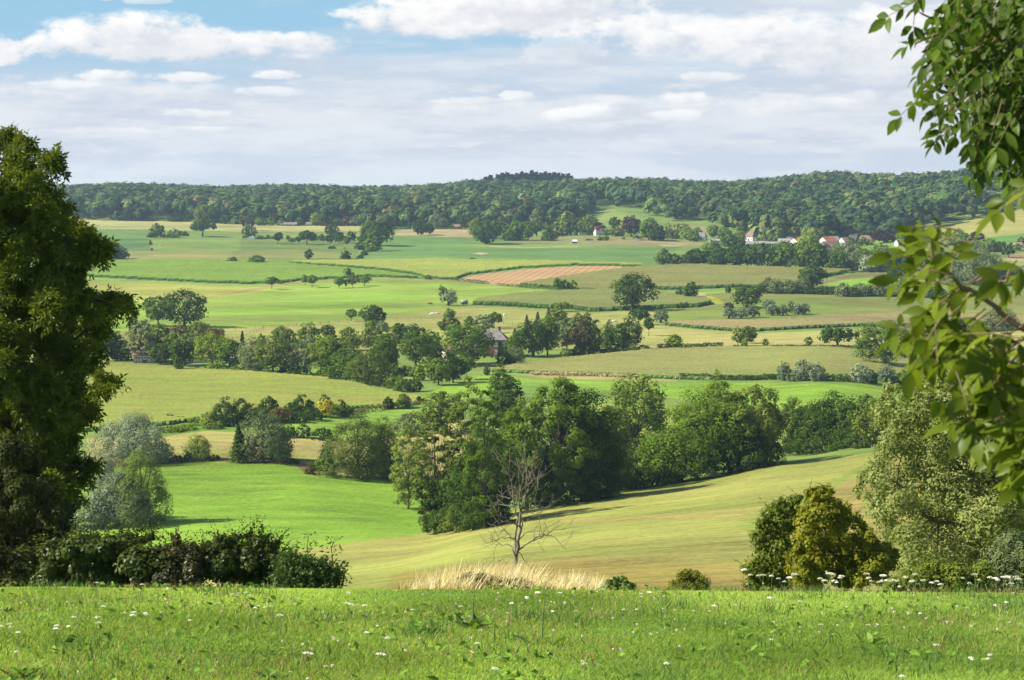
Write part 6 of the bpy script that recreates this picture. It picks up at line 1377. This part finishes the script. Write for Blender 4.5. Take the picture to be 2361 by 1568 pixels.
# ---------------------------------------------------------------- hedges and fences
def hedge(label, r, pts, h, w, mat='dark', dens=15.0, name='hedge', s=.50, group='field hedges'):
    rg = np.random.default_rng(abs(hash(label)) % 1000 if False else sum(map(ord, label)))
    q = np.array([hit(*zp(r, *p), 250) for p in pts]); o = thing(name, tuple(q[0]), label, 'hedge', group)
    seg = np.linalg.norm(np.diff(q[:, :2], axis=0), axis=1); L = seg.sum(); n = int(L*dens*(h+w)); t = rg.random(n)*L
    cum = np.concatenate([[0], np.cumsum(seg)]); i = np.clip(np.searchsorted(cum, t)-1, 0, len(seg)-1); f = (t-cum[i])/seg[i]
    c = q[i]*(1-f)[:, None]+q[i+1]*f[:, None]; hh2 = h*(.8+.4*vnoise(c[:, 0]*.5, c[:, 1]*.5, 3))
    off = np.stack([rg.uniform(-.5, .5, n)*w*.7, rg.uniform(-.5, .5, n)*w, rg.random(n)**.7*hh2], 1)
    c = c+off; c[:, 2] = ground_z(c[:, 0], c[:, 1])+off[:, 2]
    N = unit(np.stack([rg.normal(size=n)*.5, -.6+rg.normal(size=n)*.4, .5+off[:, 2]/h*.6], 1))
    put('foliage', leaves_mesh('foliage', c-q[0], N, rdir(rg, n), s*(.7+.6*rg.random(n)), s*.7, rg.random(n)), o, LM[mat])
hedge('clipped low hedge left of the gap below the stubble pasture', 'G', [(900,640),(1100,638),(1300,632),(1500,622)], 1.7, 1.5, 'dark')
hedge('long thin clipped hedge right of the gap below the stubble pasture', 'G', [(1585,625),(1800,630),(2352,630),(2700,630),(3200,632)], 1.0, 1.0, 'dark')
hedge('dark ditch hedge between the tall crop and the bright meadow', 'G', [(1090,915),(1400,918),(1700,922),(2000,918)], 1.5, 1.6, 'dark')
hedge('ragged hedge along the ditch beneath the pollards', 'H', [(500,935),(760,940)], 1.6, 1.6, 'mid'); hedge('short ditch hedge between two pollards', 'H', [(0,915),(90,918)], 1.4, 1.6, 'mid'); hedge('last stretch of ditch hedge by the leaning tree', 'H', [(1130,950),(1480,960)], 1.6, 1.6, 'mid')
hedge('diagonal hedge running down from the upland orchard', 'B', [(1075,915),(1120,885),(1180,850),(1225,825)], 1.8, 1.6, 'dark', 4)
hedge('thin dark hedge line under the pale upland pasture', 'A', [(770,641),(1100,643),(1380,648)], .9, .9, 'dark', 4); hedge('hedge line crossing the upland pasture to the bales', 'A', [(1500,662),(1900,664),(2240,670)], .7, .8, 'olive', 4); hedge('continuing hedge line under the upland pasture beyond the bales', 'B', [(140,668),(600,672),(1060,668)], .8, .8, 'olive', 4)
hedge('straight hedge under the upland orchard', 'B', [(700,914),(860,916),(1060,914)], .9, .8, 'dark', 4)
hedge('scrubby edge of the stubble field', 'B', [(1890,1104),(2000,1112),(2120,1125),(2280,1142)], 1.5, 2.5, 'dark', 4); hedge('weedy edge below the stubble field', 'C', [(160,1156),(330,1170),(520,1188)], 1.4, 2.5, 'olive', 4)
hedge('weedy strip along the corn behind the fruit trees', 'C', [(330,1168),(500,1180),(690,1200),(890,1212),(1050,1200)], 1.5, 2.0, 'mid', 4)
hedge('reed fringe under the willow bushes', 'J', [(880,400),(1000,360),(1200,335),(1500,290)], 1.2, 2.0, 'brown', 6)
hedge('strip of bleached reeds along the ditch under the crop', 'G', [(-260,872),(0,878),(300,888),(600,898),(900,905),(1080,912)], .9, 2.2, 'reed', 9, 'reed_fringe', .6, 'reed fringes')
hedge('green weeds breaking up the bleached reed strip', 'G', [(120,882),(420,890),(560,894),(800,902)], .9, 1.6, 'mid', 3)
POST = plain_mat('weathered_post', (.16, .13, .10), .9, .3, 5.0)
def fence(label, r, pts, n):
    q = np.array([hit(*zp(r, *p), 250) for p in pts]); o = thing('post_fence', tuple(q[0]), label, 'fence', 'pasture fences'); seg = np.linalg.norm(np.diff(q[:, :2], axis=0), axis=1); cum = np.concatenate([[0], np.cumsum(seg)])
    me = MB(); me.box(-.05, .05, -.05, .05, -.2, 1.2); me = me.mesh('post', False, [POST]); tops = []
    for t in np.linspace(0, cum[-1], n):
        x = np.interp(t, cum, q[:, 0]); y = np.interp(t, cum, q[:, 1]); z = float(ground_z(x, y)); put('post', me, o, None, (x-q[0][0], y-q[0][1], z-q[0][2])); tops.append((x-q[0][0], y-q[0][1], z-q[0][2]))
    w_ = MB(); tops = np.array(tops)
    for h in (.55, 1.1): w_.tube(tops+[0, 0, h], np.full(n, .012), 3)
    w_.build('wire', POST, o)
fence('wire fence on wooden posts crossing the cattle pasture', 'F', [(0,412),(230,397),(560,374),(820,376),(1050,372),(1400,392),(1850,420)], 22)
fence('wire fence on wooden posts along the bare strip', 'E', [(1320,462),(1500,466),(1690,450),(2000,425),(2350,395)], 14)
fence('short wire fence running down to the western farm grove', 'E', [(1690,450),(1600,495),(1480,540),(1400,560)], 10)
fence('wire fence below the corn in front of the lone oak', 'G', [(100,285),(300,295),(500,280),(640,282)], 16)
# ---------------------------------------------------------------- the grass slope in front
rgg = np.random.default_rng(99)
GRASS = leaf_mat('grass_blades', (.180, .295, .060), (.31, .395, .100), .6)
def fan_points(n, y0, y1, pw=1.0, wa=.285, pad=2.6):
    y = y0+(y1-y0)*rgg.random(n)**pw; x = rgg.uniform(-1, 1, n)*(wa*y+pad); return x, y
n = 640000
x, y = fan_points(n, 10.5, 30.5, 1.0)
dn = fbm(x*.9, y*.9, 21, 4); keep = rgg.random(n) < .45+1.0*dn; x, y, dn = x[keep], y[keep], dn[keep]; n = len(x)
pat = fbm(x*.35, y*.22, 22, 3); h = (.026+.06*np.clip(dn-.3, 0, 1)+.02*rgg.random(n))*np.clip(1.35-y/35, .5, 1)
pts = np.stack([x, y, ground_z(x, y)-.005], 1)
tint = np.clip(.45+1.5*(pat-.5)+.30*rgg.normal(size=n)*.6+.02*(y-16), 0, 1)
tag(blades('grass', pts, h, .005+.005*rgg.random(n), (.25, 0, 1.0), tint, GRASS, seed=3), 'rough green grass covering the near slope', 'grass', kind='stuff')
# longer tufts and dry blades
n = 5000; cx, cyy = fan_points(110, 11, 26); j = rgg.integers(0, 110, n); r_ = rgg.normal(size=(n, 2))*.16; x = cx[j]+r_[:, 0]; y = cyy[j]+r_[:, 1]*1.2
pts = np.stack([x, y, ground_z(x, y)-.005], 1)
tag(blades('grass_tufts', pts, .08+.08*rgg.random(n), .006+.005*rgg.random(n), (.1, 0, .75), np.clip(.2+.3*rgg.random(n), 0, 1), leaf_mat('tuft_blades', (.10, .205, .055), (.14, .24, .07), .5), seed=5), 'darker longer tufts in the near grass', 'grass', kind='stuff')
n = 26000; x, y = fan_points(n, 10.5, 29); kp = fbm(x*.5, y*.35, 41, 3) > .53; x, y = x[kp], y[kp]; n = len(x); pts = np.stack([x, y, ground_z(x, y)], 1)
tag(blades('dry_blades', pts, .05+.07*rgg.random(n), .004+.004*rgg.random(n), (.1, 0, .8), rgg.random(n), leaf_mat('dry_blades', (.22, .17, .08), (.30, .24, .11), .3), seed=6), 'withered blades in the near grass', 'grass', kind='stuff')
# broad leaved herbs among the grass
n = 2600; cx, cyy = fan_points(240, 10.5, 26); j = rgg.integers(0, 240, n); x = cx[j]+rgg.normal(size=n)*.28; y = cyy[j]+rgg.normal(size=n)*.22
P = np.stack([x, y, ground_z(x, y)+.03+.06*rgg.random(n)], 1); me = leaves_mesh('herbs', P, np.array([0, -.2, .8])+.6*rdir(rgg, n), rdir(rgg, n)*[1, 1, .5], .05+.06*rgg.random(n), .025+.03*rgg.random(n), rgg.random(n), leaf_mat('herb_leaves', (.10, .20, .028), (.14, .23, .04), .35))
tag(put('herbs', me), 'broad leaved herbs among the near grass', 'herbs', kind='stuff')
# clover heads
n = 700; x, y = fan_points(n, 11, 24); kp = fbm(x*.4, y*.5, 61, 2) > .50; x, y = x[kp], y[kp]; n = len(x)
q = rdir(rgg, n*14).reshape(n, 14, 3); C = (np.stack([x, y, ground_z(x, y)+.10+.05*rgg.random(n)], 1)[:, None]+q*.012).reshape(-1, 3)
me = leaves_mesh('clover_flowers', C, q.reshape(-1, 3), rdir(rgg, len(C)), .014, .010, rgg.random(len(C)), leaf_mat('clover_heads', (.50, .36, .30), (.62, .52, .46), .2))
tag(put('clover_flowers', me), 'pale pink clover heads scattered in the grass', 'clover', kind='stuff')
# white umbels
UMB = leaf_mat('umbel_white', (.62, .60, .50), (.74, .72, .66), .15); STEM = plain_mat('green_stem', (.10, .15, .04), .8, .3, 20.0)
def umbel(seed, heads, h):
    rg = np.random.default_rng(seed); s = MB(); Cs = []; Ns = []
    top = np.array([rg.normal()*.02, rg.normal()*.02, h*.7]); s.tube([(0, 0, -.02), top*[.4, .4, .5], top], [.004, .0035, .003], 5)
    for k in range(heads):
        e = np.array([rg.normal()*.075, rg.normal()*.075, h*(.78+.22*rg.random())]) if k else np.array([0, 0, h]); s.tube([top*[1, 1, .8], top*.5+e*.5+[0, 0, -.02], e], [.0025, .002, .0018], 4)
        R0 = .020+.016*rg.random(); n = 90; a = rg.random(n)*6.283; r = R0*np.sqrt(rg.random(n)); p = np.stack([r*np.cos(a), r*np.sin(a), .010*(1-(r/R0)**2)+.003*rg.random(n)], 1)+e
        Cs.append(p); Ns.append(np.stack([.4*rg.normal(size=n), .4*rg.normal(size=n)-.3, 1+0*a], 1))
    return s.mesh('stem', True, [STEM]), [leaves_mesh('flower_head', C, N, rdir(rg, len(C)), .012, .011, rg.random(len(C)), UMB) for C, N in zip(Cs, Ns)]
UM = [umbel(i, 1+(i % 3)*(i % 2), .13+.025*(i % 5)) for i in range(10)]
def flower(u, Y, i, hs=1.0):
    x, y, z = at_depth(u, Y); i = i % 10
    return x, y, z, UM[i], hs
FL = []
rgf = random.Random(17)
for zx in (40,90,200,270,330,380,420,470,720,760,820,860,1070,1090,1170,1210,1240,1270,1300,1350,1400,1450,1480,1545,1560,1620,1940,1980,2020,2110,2160,2230,2260,2290,2330,2350): FL.append((1709+zx*.276, 23.2+rgf.random()*1.6, 1.0+.3*rgf.random()))
for u, v in ((800,1370),(805,1392),(820,1382),(795,1385),(838,1405),(868,1428),(842,1450),(890,1470),(1215,1370),(1240,1372),(1180,1385),(1292,1366),(1275,1400),(1330,1395),(1440,1400),(1470,1398),(1500,1362),(1480,1360),(1390,1362),(1560,1395),(1640,1400),(1700,1400),(1650,1395),
             (230,1392),(300,1400),(330,1405),(215,1420),(218,1445),(120,1428),(365,1408),(430,1412),(560,1362),(570,1372),(590,1380),(620,1385),(500,1378),(30,1450),(25,1480),(490,1355),(545,1353),(140,1346),(215,1346),(320,1350),(380,1350),(645,1356),(10,1425),(160,1425),(2030,1425),(2010,1435),(1785,1465),(1900,1440),(2250,1500),(2290,1510),(1540,1515),(1100,1480),(950,1400),(1060,1392),(2090,1545),(2170,1485),(870,1500),(700,1500),(1350,1520),(640,1430),(1140,1545),(2330,1380),(2240,1390),(2130,1400),(1780,1380),(1850,1390),(1960,1385)):
    # the row v is where the flower shows; its foot is a little nearer in the grass
    a, s = ray_as(u, v); best = min((abs(float(slope(np.array(float(a)), np.array(math.log(Y))))-0.17/Y-float(s)), Y) for Y in np.linspace(13.2, 25, 90))[1]
    FL.append((u, best, .62+.3*rgf.random()))
order = sorted(range(len(FL)), key=lambda i: FL[i][0])
for i, (u, Y, hs) in enumerate(FL):
    x, y, z = at_depth(u, Y); st, hd_ = UM[rgf.randrange(10)]
    lab = 'tall white umbel flower on the brow of the grass slope' if Y > 23 else ('white umbel flower in the middle of the near grass' if Y > 17 else 'white umbel flower low in the near grass')
    o = thing('umbel_flower', (x, y, z), lab, 'flower', 'white umbels on the brow' if Y > 23 else ('white umbels in the middle of the grass' if Y > 17 else 'white umbels low in the grass'), rgf.random()*6.28, (hs, hs, hs))
    put('stem', st, o)
    for q_ in hd_: put('flower_head', q_, o)
# docks with big leaves
DOCK = leaf_mat('dock_leaves', (.085, .17, .025), (.13, .20, .03), .35, .5)
def dock(u, Y, n, L, label, seed, spike=True):
    rg = np.random.default_rng(seed); x, y, z = at_depth(u, Y); o = thing('dock_plant', (x, y, z), label, 'plant', 'dock plants in the grass')
    th = rg.random(n)*6.283; D = np.stack([np.cos(th), np.sin(th), .35+.8*rg.random(n)], 1); D = unit(D); l = L*(.7+.5*rg.random(n)); P = D*l[:, None]*.55+np.stack([rg.normal(size=n)*.05, rg.normal(size=n)*.05, 0*th], 1)
    V, Q, m = leaf_blades(P, np.array([0, 0, 1.0])+.3*rdir(rg, n)-D*.3, D, l, l*.28, rg); put('leaves', mk_mesh('leaves', V, Q, attrs={'tint': np.repeat(rg.random(n), m)}, smooth=True, mats=[DOCK]), o)
    if spike:
        s = MB(); s.tube([(0, 0, 0), (.01, 0, .25), (.03, .01, .5)], [.007, .006, .003], 5); s.build('stalk', STEM, o, True)
dock(1088, 19.0, 22, .19, 'big leaved dock with a seed stalk in the middle of the grass', 1); dock(990, 18.5, 12, .15, 'flatter dock rosette left of the stalked dock', 2, False); dock(960, 18.4, 8, .18, 'dock with upright leaf at the edge of the rosettes', 3, False)
dock(1250, 17.4, 8, .16, 'small dock with a thin bent stalk right of the big dock', 4); dock(1730, 18, 9, .15, 'low dock among the right hand grass', 5, False); dock(40, 14.6, 14, .2, 'dock rosette in the lower left corner of the grass', 6, False); dock(2020, 17.6, 12, .16, 'low dark dock beside pinkish umbels', 7, False); dock(640, 14.4, 10, .16, 'dock rosette low in the grass left of the middle', 8, False)
# ---------------------------------------------------------------- air
m, nt, out = new_mat('haze'); pv = nt.nodes.new('ShaderNodeVolumePrincipled')
pv.inputs['Color'].default_value = (.55, .78, 1.0, 1); pv.inputs['Density'].default_value = 0.000075; pv.inputs['Anisotropy'].default_value = 0.2
nt.links.new(pv.outputs[0], out.inputs['Volume'])
hb = MB(); hb.box(-4300, 4300, -60, 4300, float(GV[:, 2].min())-1, 125)
tag(hb.build('haze', m), 'thin bluish summer haze over the valley', 'haze', kind='stuff')
